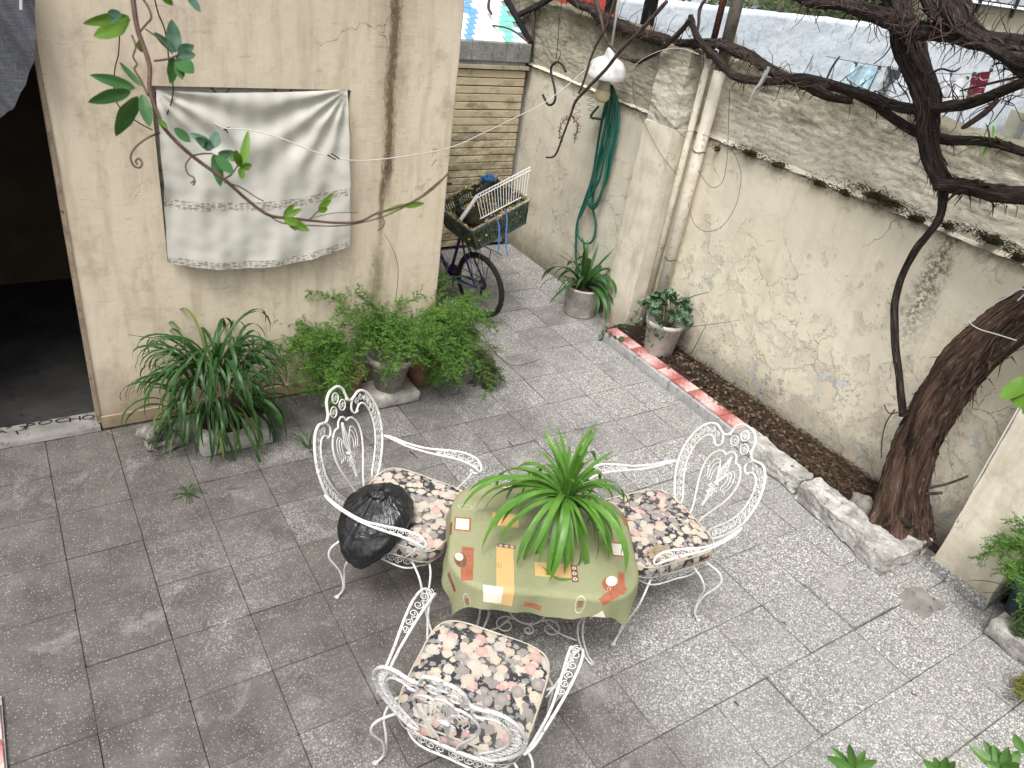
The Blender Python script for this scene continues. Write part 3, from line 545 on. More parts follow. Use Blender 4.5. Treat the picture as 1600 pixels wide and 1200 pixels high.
# ============================================================ FAR END OF THE PASSAGE
gate = thing('slatted_door', 'weathered horizontal slat door closing the end of the passage', 'door', (3.9, 7.4, 0))
MB().box((2.82, 7.40, 0), (4.97, 7.43, 2.0)).build('backing_board', M['black'], gate)
sm = []
for k in range(3): sm.append(MB().box((-1.05, -.022, 0), (1.055, 0, .0715+.0015*k), bev=.004).mesh('slat', M['slat']))
random.seed(9)
for k in range(24):
    o = link('slat', sm[k % 3], gate); o.location = (0+random.uniform(-.004, .004), .0, .02+k*.0822); o.rotation_euler = (random.uniform(-.02, .02), 0, 0)
MB().box((2.84, 7.355, 2.0), (4.98, 7.40, 2.035)).build('top_rail', M['wood'], gate)
lint = thing('parapet', 'low parapet with grey slate coping above the slatted door', 'parapet', (3.9, 7.4, 2))
MB().box((2.8, 7.42, 1.9), (5.0, 7.75, 2.07)).build('core', M['black'], lint)
x = 4.975
random.seed(4)
for wv_ in (.155, .155, .16, .255, .255, .26, .25, .25, .25):
    MB().box((x-wv_+.006, 7.36+random.uniform(0, .012), 2.075), (x, 7.47, 2.262), bev=.006).build('slate_block', M['slate'], lint); x -= wv_
tr = thing('tiled_roof', 'sloping roof face clad in small white, blue and green glazed tiles', 'tiled roof', (4.5, 7.4, 2.27))
slope = math.atan2(2.574-2.267, 7.933-7.38); cs, sn = math.cos(slope), math.sin(slope)
mb = MB(); bx = [(2.8, 7.38, 2.255), (4.94, 7.38, 2.255), (4.94, 9.4, 2.255+2.02*math.tan(slope)), (2.8, 9.4, 2.255+2.02*math.tan(slope))]
mb.add(bx+[(a, b, c-.25) for a, b, c in bx], [(0, 1, 2, 3), (0, 4, 5, 1), (1, 5, 6, 2), (2, 6, 7, 3), (3, 7, 4, 0)]).build('roof_bed', M['slate'], tr)
TW, TH = .094, .083; tms = {m: MB().box((0, 0, 0), (TW-.004, TH-.004, .012), bev=.0015).mesh('glazed_tile', M[m]) for m in ('tw', 'tb', 'tg', 'tp')}
for r in range(14):
    for c in range(9):
        x = 4.936-TW*(c+1)-(TW/2 if r % 2 else 0)
        ctr = 4.936-x-TW/2            # distance from the right edge
        bpos = .715-r*.040; gpos = .262-r*.040
        m = 'tb' if abs(ctr-bpos) < .05 else 'tg' if abs(ctr-gpos) < .055 else 'tp' if abs(ctr-(gpos-.10)) < .045 else 'tw'
        o = link('glazed_tile', tms[m], tr); o.rotation_euler = (slope, 0, 0); s_ = r*TH+.004; o.location = Vector((x, 7.38+s_*cs, 2.257+s_*sn))-tr.location
MB().add([(4.94, 7.38, 2.2), (5.0, 7.38, 2.2), (5.0, 9.4, 3.37), (4.94, 9.4, 3.37), (4.94, 7.38, 2.29), (5.0, 7.38, 2.29), (5.0, 9.4, 3.46), (4.94, 9.4, 3.46)], [(4, 5, 6, 7), (0, 4, 7, 3), (1, 2, 6, 5), (0, 1, 5, 4)]).build('edge_flashing', M['black'], tr)
# ============================================================ BOUNDARY WALL
bw = thing('boundary_wall', 'long cream boundary wall with flaking paint below and rough limewashed brick above', 'wall', (5.2, 3, 0))
def lowf(X0):
    def f(u, v, y0, y1, z1):
        y = y0+(y1-y0)*u; z = z1*v; return (X0+.012*nz(y*1.1, z*1.1, 3)+.006*nz(y*5, z*5, 1)+.0025*nz(y*22, z*22), y, z)
    return f
fR = lowf(5.18); fB = lowf(5.045)
MB().grid(300, 90, lambda u, v: fR(1-u, v, -1.5, 5.0, 2.02)).build('lower_wall', M['wall_peel'], bw, True)
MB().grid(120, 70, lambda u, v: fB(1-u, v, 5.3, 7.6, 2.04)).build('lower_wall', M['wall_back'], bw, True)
mb = MB()
def ledge(u, v):
    y = -1.5+6.5*u; x = 5.172+v*.06+.01*nz(y*9, 5)*(1-v); return (x, y, 2.02+.012*nz(y*8, v*3)+.025*v)
mb.grid(260, 4, lambda u, v: ledge(1-u, v)); mb.grid(90, 3, lambda u, v: (5.037+v*.05, 7.6-2.3*u, 2.043+.01*nz(u*40, v)+.02*v)); mb.build('ledge', M['brick_right'], bw, True)
def brickrel(y, z, deep=1):
    h = .073; r = math.floor(z/h); yy = y/.24+(.5 if r % 2 else 0); fz = abs(z/h-r-.5)*2; fy = abs(yy-math.floor(yy)-.5)*2
    rr = nz(r*3.7, math.floor(yy)*5.3, 2); j = max(max(0, (fz-.72)/.28), max(0, (fy-.90)/.10))*.6
    soft = .5+.5*max(-1, min(1, nz(y*1.3, z*1.3, 8)*3))    # where render still covers the joints
    return deep*((-.011*j+.005*rr)*soft+.018*nz(y*3, z*6, 4)+.007*nz(y*14, z*26, 2)+.004*nz(y*40, z*50, 2)-.05*max(0, nz(y*2.6, z*7, 30)-.42))
def topz(y): return 2.64+.03*nz(y*1.7, 9)+.018*nz(y*7, 4)
def upR(u, v):
    y = 5.0-6.5*u; t = topz(y)
    if v <= .86: z = 2.03+(t-2.03)*v/.86; return (5.215-brickrel(y, z), y, z)
    k = (v-.86)/.14; return (5.215-brickrel(y, t)*(1-k)+k*.28, y, t+.012*nz(y*9, k*3)+.02*math.sin(k*PI))
MB().grid(520, 66, upR).build('brick_top', M['brick_right'], bw, True)
def upB(u, v):
    y = 7.9-2.6*u; t = topz(y)+.03
    if v <= .86: z = 2.05+(t-2.05)*v/.86; return (5.075-brickrel(y, z), y, z)
    k = (v-.86)/.14; return (5.075-brickrel(y, t)*(1-k)+k*.32, y, t+.015*nz(y*9, k*3))
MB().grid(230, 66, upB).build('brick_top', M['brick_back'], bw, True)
mb = MB(); mb.box((5.2, -1.5, 0), (5.42, 4.99, 2.01)); mb.box((5.08, 4.99, 0), (5.42, 8.5, 2.01)); mb.box((5.12, 7.85, 2.0), (5.38, 12, 2.62)); mb.add([(5.5, -1.5, 0), (5.5, 8, 0), (5.5, 8, 2.62), (5.5, -1.5, 2.62)], [(0, 1, 2, 3)]); mb.build('core', M['brick_right'], bw)
pil = thing('pilaster', 'square render pilaster with flaking brick top, left of the two pipes', 'pilaster', (5.05, 5.16, 0))
block(MB(), (4.95, 4.975, -.01), (5.25, 5.355, 2.02), 31, .0035, 8, 10, 50).build('rendered_shaft', M['pilaster'], pil, True)
mb = MB()
def pb(u, v):
    P_ = [(4.962, 5.35), (4.962, 4.985), (5.25, 4.985), (5.25, 5.35)]; t = u*3; i = min(int(t), 2); f = t-i; x = P_[i][0]+(P_[i+1][0]-P_[i][0])*f; y = P_[i][1]+(P_[i+1][1]-P_[i][1])*f
    vv = min(v/.9, 1); z = 2.0+.66*vv+.02*nz(x*8, y*8)*vv; b = brickrel(y+x, z, 1.1)+.014*nz(x*9, y*9, z*9); nx_, ny_ = ((-1, 0), (0, -1), (1, 0))[i]; x += nx_*b; y += ny_*b
    if v > .9: k = (v-.9)/.1; x += (5.1-x)*k*.98; y += (5.165-y)*k*.98; z += .025*math.sin(k*1.5)
    return (x, y, z)
mb.grid(120, 70, pb).build('brick_top', M['brick_pil'], pil, True)
pil2 = thing('pilaster', 'cream pilaster with a grey stone plinth at the right edge, beside the blue pot', 'pilaster', (5, 1.3, 0))
block(MB(), (4.88, 1.11, .08), (5.25, 1.51, 3.1), 37, .003, 8, 10, 60).build('rendered_shaft', M['pilaster'], pil2, True)
block(MB(), (4.862, 1.095, 0), (5.25, 1.525, .095), 41, .004, 8, 10, 3).build('plinth', M['tile'], pil2, True)
cb = thing('cable', 'thin white cable running up the edge of the right pilaster', 'cable', (4.87, 1.52, .8))
a = at(1512, 764, 0, 4.872); b = at(1600, 620, 0, 4.872); c = b+(b-a)*.8
MB().tube(smooth_path([(4.870, 1.515, a.z), (4.868, 1.517, b.z), (4.87, 1.515, b.z+.6)]), .006, 6).build('cable_run', M['wirewhite'], cb, True)
# ============================================================ BEYOND THE WALL
yard = MB().box((5.6, -3, -.03), (40, 9.0, .0)).build('neighbour_ground', M['concrete']); tag(yard, kind='structure')
nw = thing('neighbour_wall', 'peeling pale blue wall of the yard next door', 'wall', (12, 9, 0))
def nwf(u, v):
    x = 7.35+17*u; top = 2.66+.03*nz(x*1.3, 4)+.012*nz(x*6, 1)
    if v <= .94: z = top*v/.94; return (x, 9.0+.012*nz(x*2, z*2)+brickrel(x, z, .5), z)
    k = (v-.94)/.06; return (x, 9.0+.25*k, top+.01)
MB().grid(340, 60, nwf).build('blue_face', M['bluewall'], nw, True)
nr = thing('red_wall', 'red painted block wall at the top, left of the pale blue wall', 'wall', (6.8, 8.9, 0))
MB().box((6.2, 8.93, 0), (7.27, 9.2, 3.0)).build('core', M['black'], nr)
for r in range(6):
    for c in range(4):
        x = 7.30-.42*(c+1)-(.2 if r % 2 else 0); MB().box((max(x, 6.1), 8.90, 1.9+r*.19), (min(x+.41, 7.30), 8.93, 1.9+r*.19+.18), bev=.006).build('block', M['redwall'], nr)
kb = thing('shed', 'khaki rendered shed wall behind the vine at the right edge', 'shed', (21, 8.5, 0))
P0 = at(1568, 215, 1, 8.6); MB().box((P0.x, 8.3, -.5), (P0.x+6, 8.7, 1.35)).build('wall', M['khaki'], kb); MB().box((P0.x+.9, 8.26, -.3), (P0.x+1.6, 8.298, .4)).build('window', M['bluewall'], kb)
MB().box((P0.x-.14, 8.25, -.5), (P0.x-.05, 8.32, 1.6)).build('downpipe', M['alu'], kb)
# washing on the line
def washing(name, label, corners, mat, Y=8.5, extra=None):
    t = thing(name, label, 'laundry', at(*corners[0], 1, Y), 0, 'washing on the line next door'); P_ = [at(*q, 1, Y) for q in corners]
    def f(u, v):
        p = P_[0].lerp(P_[1], u).lerp(P_[3].lerp(P_[2], u), v); p.y -= .03*math.sin(u*9+v)+.02*nz(u*4, v*4); p.z -= .02*math.sin(PI*u); return p
    MB().grid(16, 12, f).build('cloth', mat, t, True)
    for u in (.06, .94):
        q = P_[0].lerp(P_[1], u); MB().box((q.x-.01, Y-.05, q.z-.03), (q.x+.01, Y+.01, q.z+.03)).build('clothes_peg', M['clothdark'], t)
    if extra: extra(t, P_)
washing('towel', 'blue and white patterned towel hanging on the line', [(1333, 99), (1375, 106), (1354, 152), (1311, 144)], M['towelblue'])
washing('shorts', 'grey striped cloth with a dark waistband hanging on the line', [(1386, 106), (1405, 109), (1386, 156), (1366, 151)], M['towelgrey'], 8.5, lambda t, P_: MB().grid(6, 3, lambda u, v: P_[0].lerp(P_[1], u).lerp(P_[3].lerp(P_[2], u), v*.3)+Vector((0, -.06, 0))).build('waistband', M['clothdark'], t))
washing('sheet', 'white sheet hanging between the striped cloth and the maroon cloth', [(1482, 116), (1512, 122), (1496, 165), (1460, 160)], M['clothwhite'])
washing('maroon_cloth', 'maroon cloth with pale bands on the line at the right', [(1519, 115), (1549, 109), (1535, 156), (1505, 161)], M['maroon'])
cl = thing('clothes_line', 'clothes line strung across the yard next door', 'clothes line', (15, 8.5, 2))
MB().tube(smooth_path([at(1290, 88, 1, 8.5), at(1380, 104, 1, 8.5), at(1500, 116, 1, 8.5), at(1600, 104, 1, 8.5)]), .006, 4).build('line', M['wire'], cl)
fb_ = thing('far_building', 'white rendered building rising beyond the terrace at the top right', 'building', (26, 19, 0))
MB().box((20, 19, -1), (40, 24, 7)).build('wall', M['bluewall'], fb_)
# scroll railing far right on a stained parapet
pr = thing('roof_terrace', 'stained white terrace wall at the top right corner', 'terrace wall', (24, 14, 0))
P1 = at(1490, 22, 1, 14.0); MB().grid(60, 10, lambda u, v: (P1.x-3+14*u, 14.0+.03*nz(u*30, v*3), -1+(P1.z+.35+1)*v)).build('wall_face', M['brick_pil'], pr)
MB().box((P1.x-3, 13.9, P1.z+.35), (P1.x+11, 20, P1.z+.36)).build('terrace_deck', M['clothwhite'], pr)
rl = thing('railing', 'wrought iron scroll railing at the top right corner', 'railing', (P1.x, 13.95, P1.z+.3))
def scroll2(c, r, turns, a0, ux, uz, n=26, s=1, tight=.12):
    out = []
    for i in range(n+1):
        t = i/n; a = a0+s*turns*2*PI*t; q = r*(1-t)+r*tight*t; out.append(Vector(c)+Vector(ux)*(q*math.cos(a))+Vector(uz)*(q*math.sin(a)))
    return out
mb = MB()
for k in range(9): mb.tube(scroll2((P1.x-.2+k*.55, 13.95, P1.z+.75), .28, 1.3, PI/2+PI, (1, 0, 0), (0, 0, 1), s=1 if k % 2 else -1), .014, 5)
mb.build('scrolls', M['wire'], rl)
for k in range(4): MB().box((P1.x+.95+k*2.0, 13.9, P1.z+.1), (P1.x+1.03+k*2.0, 13.98, P1.z+1.6)).build('post', M['wire'], rl)
mb = MB(); mb.box((P1.x-2, 13.93, P1.z+.42), (P1.x+9, 13.96, P1.z+.46)); mb.box((P1.x-2, 13.93, P1.z+1.4), (P1.x+9, 13.96, P1.z+1.45)); mb.build('rails', M['wire'], rl)
# shrubbery behind the pale wall
def leafcloud(mb, c, s, n, L, seed, el=None):
    random.seed(seed)
    for _ in range(n):
        while True:
            d = Vector((random.uniform(-1, 1), random.uniform(-1, 1), random.uniform(-1, 1)))
            if d.length < 1 and (nz(d.x*2.2+seed, d.y*2.2, d.z*2.2) > -.12): break
        p = Vector((c[0]+d.x*s[0], c[1]+d.y*s[1], c[2]+d.z*s[2])); a = Vector((random.gauss(0, 1), random.gauss(0, 1), random.gauss(0, .6))).normalized(); b = a.orthogonal().normalized(); l = L*random.uniform(.6, 1.3)
        mb.add([p, p+a*l*.5+b*l*.25, p+a*l, p+a*l*.5-b*l*.25], [(0, 1, 2, 3)])
for k, (x, w, lab) in enumerate(((8.1, 1.0, 'dark leafy shrub behind the pale wall at the top centre'), (11.5, 1.9, 'loose twiggy shrub behind the middle of the pale wall'), (15.0, 1.8, 'leafy shrub behind the pale wall, right of the twiggy one'))):
    t = thing('shrub', lab, 'shrub', (x, 10.6, 0), 0, 'shrubs behind the pale wall')
    mb = MB(); leafcloud(mb, (x, 10.6, 2.75), (w, .8, .95), 2600, .11, k+2); mb.build('crown', M['foliage'], t)
    mb = MB(); random.seed(k)
    for _ in range(26):
        q = Vector((x+random.uniform(-w, w)*.3, 10.5, 1)); e = q+Vector((random.uniform(-w, w), random.uniform(-.5, .5), random.uniform(1.6, 2.8))); mb.tube(smooth_path([q, q.lerp(e, .5)+Vector((random.gauss(0, .15), random.gauss(0, .1), 0)), e], 4), srad([.03, .02, .008], 4), 5)
    mb.build('stems', M['twig_pale'], t)
dp = thing('dark_post', 'thick black post rising behind the boundary wall', 'post', (6.0, 6, 0))
q0 = at(1008, 50, 0, 6.2); MB().lathe([(.075, 0), (.075, 4.2)], 16, (6.2, q0.y, -.0)).build('shaft', M['black'], dp, True)
# ============================================================ WROUGHT IRON CHAIRS
def Bk(x, z, off=0): return Vector((x, -.24-.31*(z-.45)+.25*x*x+off, z))
def spiral2(cx, cy, r, a0, turns, s=1, n=16, tight=.15): return [(cx+(r*(1-i/n*(1-tight)))*math.cos(a0+s*turns*2*PI*i/n), cy+(r*(1-i/n*(1-tight)))*math.sin(a0+s*turns*2*PI*i/n)) for i in range(n+1)]
def cr2(pts, k=5): return [(p.x, p.y) for p in smooth_path([(a, b, 0) for a, b in pts], k)]
def make_chair():
    root = bpy.data.objects.new('garden_chair', None); C.objects.link(root)
    IR = M['iron']
    outer = [(0, 1.122), (.045, 1.115), (.078, 1.085), (.090, 1.045), (.096, 1.018), (.122, .998), (.155, 1.004), (.195, 1.016), (.236, 1.003), (.272, .965), (.300, .905), (.315, .83), (.312, .74), (.292, .66), (.252, .58), (.205, .515), (.160, .47), (.12, .45)]
    hook = [(.150, 1.003), (.120, .978), (.108, .945), (.125, .918), (.148, .920)]
    inner = [(.146, .922), (.178, .944), (.212, .938), (.240, .900), (.256, .84), (.256, .76), (.238, .69), (.205, .625), (.165, .565), (.142, .530), (.135, .500), (.155, .492), (.176, .492)]
    lyre = [(0, .955), (.028, .942), (.042, .915), (.066, .918), (.100, .900), (.130, .850), (.136, .78), (.118, .70), (.085, .62), (.055, .55), (.040, .49), (.034, .447)]
    mb = MB()
    for s in (-1, 1):
        mb.tube([Bk(s*x, z) for x, z in cr2(outer)], .0082, 7); mb.tube([Bk(s*x, z) for x, z in cr2(hook)], .0062, 6); mb.tube([Bk(s*x, z) for x, z in cr2(inner)], .0062, 6)
        rock(mb, Bk(s*.150, .919), (.018, .018, .018), 1, 4, amp=0); rock(mb, Bk(s*.093, 1.020), (.022, .018, .022), 1, 4, amp=0); rock(mb, Bk(s*.315, .82), (.02, .02, .024), 1, 4, amp=0); rock(mb, Bk(s*.178, .492), (.016, .016, .016), 1, 4, amp=0)
    mb.tube([Bk(x, .45+.02*0) for x in np.linspace(-.20, .20, 9)], .008, 7)
    mb.tube([Bk(-.12, .45), (-.21, -.18, .425)], .008, 6); mb.tube([Bk(.12, .45), (.21, -.18, .425)], .008, 6)
    bf = mb.build('back_frame', IR, root, True, True)
    mb = MB()
    for s in (-1, 1): mb.tube([Bk(s*x, z) for x, z in cr2(lyre)], .0060, 6)
    mb.build('lyre_frame', IR, bf, True, True)
    # scroll-filled bands down both sides
    oc = cr2(outer[7:16], 4); 
    for s in (-1, 1):
        mb = MB(); path = cr2([(.150, .965), (.195, .980), (.240, .960), (.270, .905), (.285, .84), (.284, .755), (.266, .685), (.230, .61), (.192, .548), (.162, .512)], 10)
        L = [0]
        for i in range(1, len(path)): L.append(L[-1]+math.dist(path[i], path[i-1]))
        n = 15
        for k in range(n):
            t = L[-1]*(k+.5)/n; i = max(1, next(j for j in range(len(L)) if L[j] >= t)); cx, cz = path[i]; tx, tz = path[i][0]-path[i-1][0], path[i][1]-path[i-1][1]; a = math.atan2(tz, tx)
            rr = .0205
            mb.tube([Bk(s*x, z) for x, z in spiral2(cx, cz, rr, a+(PI/2 if k % 2 else -PI/2), 1.55, 1 if k % 2 else -1, 16, .28)], .0026, 4, cap=False)
        mb.build('scroll_band', IR, bf, True, True)
    for cx, cz in ((0, 1.068), (-.043, 1.008), (.043, 1.008)):
        mb = MB(); mb.tube([Bk(cx+.028*math.cos(a), cz+.028*math.sin(a)) for a in np.linspace(0, 2*PI, 20, endpoint=False)], .0042, 6, closed=True)
        for q in (0, PI): mb.tube([Bk(x, z) for x, z in spiral2(cx+.010*math.cos(q), cz+.010*math.sin(q), .014, q+PI/2, 1.2, 1, 12, .25)], .0024, 4, cap=False)
        mb.build('rosette', IR, bf, True, True)
    mb = MB()
    for k in range(-2, 3):
        mb.tube([Bk(x, z, .004*(2-abs(k))) for x, z in cr2([(0, .735), (.016*k*.6, .80), (.015*k*.6, .85), (.001*k, .925)])], .0032, 5)
        mb.tube([Bk(x, z, .004*(2-abs(k))) for x, z in cr2([(0, .745), (.010*k*.6, .69), (.010*k*.5, .65), (.001*k, .585)])], .0030, 5)
    for s in (-1, 1):
        for q, (r, h) in enumerate(((1.0, 1.0), (.78, .86), (.56, .72))):
            mb.tube([Bk(s*x, z) for x, z in cr2([(.004, .745), (.028*r, .80), (.055*r, .745+.12*h), (.088*r, .745+.105*h), (.098*r, .745+.045*h), (.082*r, .745+.0*h), (.094*r, .73)])], .0030, 5)
        mb.tube([Bk(s*x, z) for x, z in spiral2(.028, .712, .017, PI/2, 1.2, 1 if s > 0 else 1, 12)], .003, 5)
        mb.tube([Bk(s*x, z) for x, z in spiral2(.024, .676, .013, PI/2, 1.1, 1, 12)], .003, 5)
    mb.box((-.016, -.345, .733), (.016, -.325, .747))
    mb.build('fleur_de_lis', IR, bf, True, True)
    # arms
    for s in (-1, 1):
        A1 = [(.315, -.288, .682), (.338, -.235, .672), (.352, -.15, .655), (.372, -.03, .652), (.392, .09, .672), (.402, .20, .690), (.396, .285, .682), (.378, .325, .650), (.360, .322, .620), (.352, .295, .612), (.352, .275, .626)]
        A2 = [(.315, -.288, .682), (.326, -.235, .668), (.336, -.15, .648), (.348, -.03, .642), (.346, .09, .660), (.340, .20, .678), (.336, .285, .672), (.342, .322, .645), (.350, .322, .622)]
        mb = MB()
        for A in (A1, A2): mb.tube(smooth_path([(s*x, y, z) for x, y, z in A], 5), .0070, 7)
        mb.tube([(s*.352, .285, .622), (s*.345, .262, .56), (s*.318, .215, .485), (s*.296, .185, .43)], .0058, 6); rock(mb, (s*.352, .275, .622), (.02, .02, .02), 3, 4, amp=0)
        arm = mb.build('arm', IR, root, True, True); mb = MB()
        for k, (yc, xc, zc, rr) in enumerate(((.06, .367, .664, .018), (.10, .370, .670, .020), (.145, .371, .677, .023), (.195, .371, .683, .025), (.25, .369, .684, .026), (.298, .364, .672, .022))):
            mb.tube([(s*x, y, zc+(x-.37)*.18) for x, y in spiral2(xc, yc, rr, (PI/2 if k % 2 else -PI/2), 1.5, 1 if k % 2 else -1, 16, .25)], .0026, 4, cap=False)
        mb.build('arm_scrolls', IR, arm, True, True)
    # seat frame
    def loop(a, b, z, yc=.04, p=3.2, n=56): return [(a*math.copysign(abs(math.cos(t))**(2/p), math.cos(t)), yc+b*math.copysign(abs(math.sin(t))**(2/p), math.sin(t)), z) for t in np.linspace(0, 2*PI, n, endpoint=False)]
    mb = MB(); mb.tube(loop(.278, .265, .420), .0085, 7, closed=True); lw = loop(.272, .258, .345); lw = [(x, y, z-.014*abs(math.sin(i/56*2*PI*4))) for i, (x, y, z) in enumerate(lw)]; mb.tube(lw, .0055, 6, closed=True)
    for yy in (-.12, .02, .16): mb.tube([(-.272, yy, .418), (.272, yy, .418)], .004, 5)
    sf = mb.build('seat_frame', IR, root, True, True)
    mb = MB(); lp = loop(.276, .262, .384, n=400); L = [0]
    for i in range(400): L.append(L[-1]+math.dist(lp[i], lp[(i+1) % 400]))
    n = 42
    for k in range(n):
        t = L[-1]*(k+.5)/n; i = next(j for j in range(401) if L[j] >= t) % 400; c = Vector(lp[i]); tg = (Vector(lp[(i+2) % 400])-Vector(lp[i-2])).normalized()
        mb.tube([c+tg*x+Vector((0, 0, z)) for x, z in spiral2(0, 0, .0255, (PI/2 if k % 2 else -PI/2), 1.5, 1 if k % 2 else -1, 14, .2)], .0024, 4, cap=False)
    mb.build('apron_scrolls', IR, sf, True, True)
    for s in (-1, 1):
        for fr in (1, 0):
            mb = MB()
            if fr: main = [(.262, .215, .415), (.330, .300, .385), (.345, .335, .30), (.318, .345, .18), (.312, .375, .06), (.330, .415, .010), (.338, .436, .016)]; alt = [(.205, .290, .415), (.262, .335, .375), (.300, .352, .29), (.300, .352, .18), (.308, .378, .06), (.330, .415, .010)]
            else: main = [(.262, -.155, .415), (.345, -.215, .375), (.362, -.225, .30), (.325, -.175, .18), (.325, -.155, .06), (.352, -.175, .010), (.362, -.186, .018)]; alt = [(.262, -.06, .415), (.330, -.09, .372), (.352, -.125, .29), (.322, -.150, .18), (.323, -.152, .06), (.352, -.175, .010)]
            for pth in (main, alt): mb.tube(smooth_path([(s*x, y, z) for x, y, z in pth], 5), .0062, 6)
            x, y, z = main[-2]; rock(mb, (s*x, y, .009), (.026, .026, .018), 2, 5, amp=.1)
            mb.build('leg', IR, root, True, True)
    return root
def copy_tree(o, parent=None):
    c = o.copy(); C.objects.link(c); c.parent = parent
    for ch in [q for q in bpy.data.objects if q.parent == o and q is not c]: copy_tree(ch, c)
    return c
def make_cushion():
    n, m = 64, 9; mb = MB(); A, B_, p = .298, .300, 5.0
    def pt(t, k, z): return (A*k*math.copysign(abs(math.cos(t))**(2/p), math.cos(t)), .060+B_*k*math.copysign(abs(math.sin(t))**(2/p), math.sin(t)), z)
    prof = [(0.0, .100), (.3, .102), (.55, .101), (.75, .098), (.88, .093), (.955, .087), (.985, .078), (1.0, .050), (.985, .016), (.94, .004), (.0, .002)]
    vs_ = [pt(2*PI*i/n, k, z+(.006*nz(k*3*math.cos(2*PI*i/n), k*3*math.sin(2*PI*i/n), 5) if z > .08 else 0)) for k, z in prof for i in range(n)]
    fs = [(r*n+i, (r+1)*n+i, (r+1)*n+(i+1) % n, r*n+(i+1) % n) for r in range(len(prof)-1) for i in range(n)]
    mb.add(vs_, fs); o = mb.build('seat_cushion', M['floral'], None, True)
    mb = MB()
    for k, z in ((.975, .084), (.975, .010)): mb.tube([pt(2*PI*i/80, k, z) for i in range(80)], .0042, 5, closed=True)
    mb.build('piping', M['piping'], o, True, True); return o
chair0 = make_chair(); cush0 = make_cushion()
chairs = [('white scrolled iron chair on the left holding the black bin bag', (1.552, 2.969), -.92, 'floral cushion under the black bin bag'),
          ('white scrolled iron chair on the right of the table, backing onto the kerb', (2.881, 2.229), -3.247, 'floral cushion with the crumpled brown paper on it'),
          ('white scrolled iron chair in the foreground with its back to the camera', (1.326, 1.716), .667, 'floral cushion in the foreground with yellow cloth showing under it')]
for k, (lab, (x, y), th, cl_) in enumerate(chairs):
    r = chair0 if k == 0 else copy_tree(chair0); r.location = (x, y, 0); r.rotation_euler = (0, 0, th-PI/2); tag(r, lab, 'chair', 'iron garden chairs round the table')
    q = cush0 if k == 0 else copy_tree(cush0); q.location = (x, y, .428); q.rotation_euler = (0, (0, .0, -.0)[k], th-PI/2+(0, .02, .05)[k]); tag(q, cl_, 'cushion', 'floral seat cushions')
def chl(k, x, y, z): # chair-local to world
    _, (X_, Y_), th, _ = chairs[k]; f = Vector((math.cos(th), math.sin(th), 0)); r = Vector((f.y, -f.x, 0)); return Vector((X_, Y_, z))+r*x+f*y
yc = thing('folded_cloth', 'folded yellow cloth sticking out from under the foreground cushion', 'cloth', chl(2, -.28, .1, .43))
base_ = chl(2, 0, 0, 0)
mb = MB()
for k in range(3):
    def yf(u, v, k=k):
        x = -.22-.10*u-.015*math.sin(v*5+k); y = .24-.40*v; z = .452-.012*k-.045*u*u*(1+.3*k)-.10*max(0, u-.6)+.006*math.sin(v*11+k*2); return chl(2, x, y+.02*k, z)
    mb.grid(10, 20, yf)
mb.build('cloth_fold', M['yellow'], yc, True)
# black bag
bag = thing('bin_bag', 'tied black plastic bag resting on the left chair under its arm', 'bag', chl(0, .16, -.02, .53))
mb = MB(); 
def bagf(u, v):
    th = 2*PI*u; ph = PI*v; d = Vector((math.cos(th)*math.sin(ph), math.sin(th)*math.sin(ph), math.cos(ph)))
    R_ = Vector((.238, .190, .108)); p = Vector((d.x*R_.x, d.y*R_.y, d.z*R_.z)); rad = math.sin(ph)
    pl = math.exp(-((v)/.34)**2)
    w = .009*math.sin(th*23+6*nz(math.cos(th)*2, math.sin(th)*2))*pl*min(1, v*9)+.006*math.sin(th*11+3)*pl+.030*nz(d.x*2.4, d.y*2.4, d.z*2.4+3)+.012*nz(d.x*7, d.y*7, d.z*7)
    p *= 1+w*2.3; p.z += .05*math.exp(-(v/.09)**2)
    # it slumps over the left rail
    a = chairs[0][2]-PI/2; q = Vector((p.x*math.cos(a)-p.y*math.sin(a), p.x*math.sin(a)+p.y*math.cos(a), p.z)); c = chl(0, .215, -.03, .590)
    out = p.x/R_.x; q.z -= .15*max(0, out)**1.4
    w_ = c+q; lx = .20+p.x
    if lx < .27 and w_.z < .533: w_.z = .533
    if w_.z < .40: w_.z = .40
    return w_
mb.grid(110, 60, bagf); bo = mb.build('plastic_sack', M['bag'], bag, True)
mb = MB(); random.seed(2); kc = chl(0, .215, -.03, .745)
for k in range(9):
    a = k*2*PI/9; e = kc+Vector((math.cos(a)*.06, math.sin(a)*.05, random.uniform(-.02, .03))); mb.grid(4, 5, lambda u, v, a=a, e=e: kc.lerp(e, v)+Vector((-math.sin(a), math.cos(a), 0))*(u-.5)*.05*v+Vector((0, 0, .012*math.sin(v*6+u*3)-.025)))
mb.build('knot', M['bag'], bag, True)
pap = thing('crumpled_paper', 'crumpled brown paper ball on the right chair cushion near its arm', 'paper', chl(1, -.20, .22, .53))
mb = MB(); c = at(1030, 865, 2, .55)
def pf(u, v):
    th = 2*PI*u; ph = PI*v; d = Vector((math.cos(th)*math.sin(ph), math.sin(th)*math.sin(ph), math.cos(ph))); k = 1+.55*abs(nz(d.x*3, d.y*3, d.z*3))+.35*nz(d.x*8, d.y*8, d.z*8+2); return (c.x+d.x*.062*k, c.y+d.y*.045*k, c.z+d.z*.026*k)
mb.grid(26, 16, pf); mb.build('wad', M['crumple'], pap)
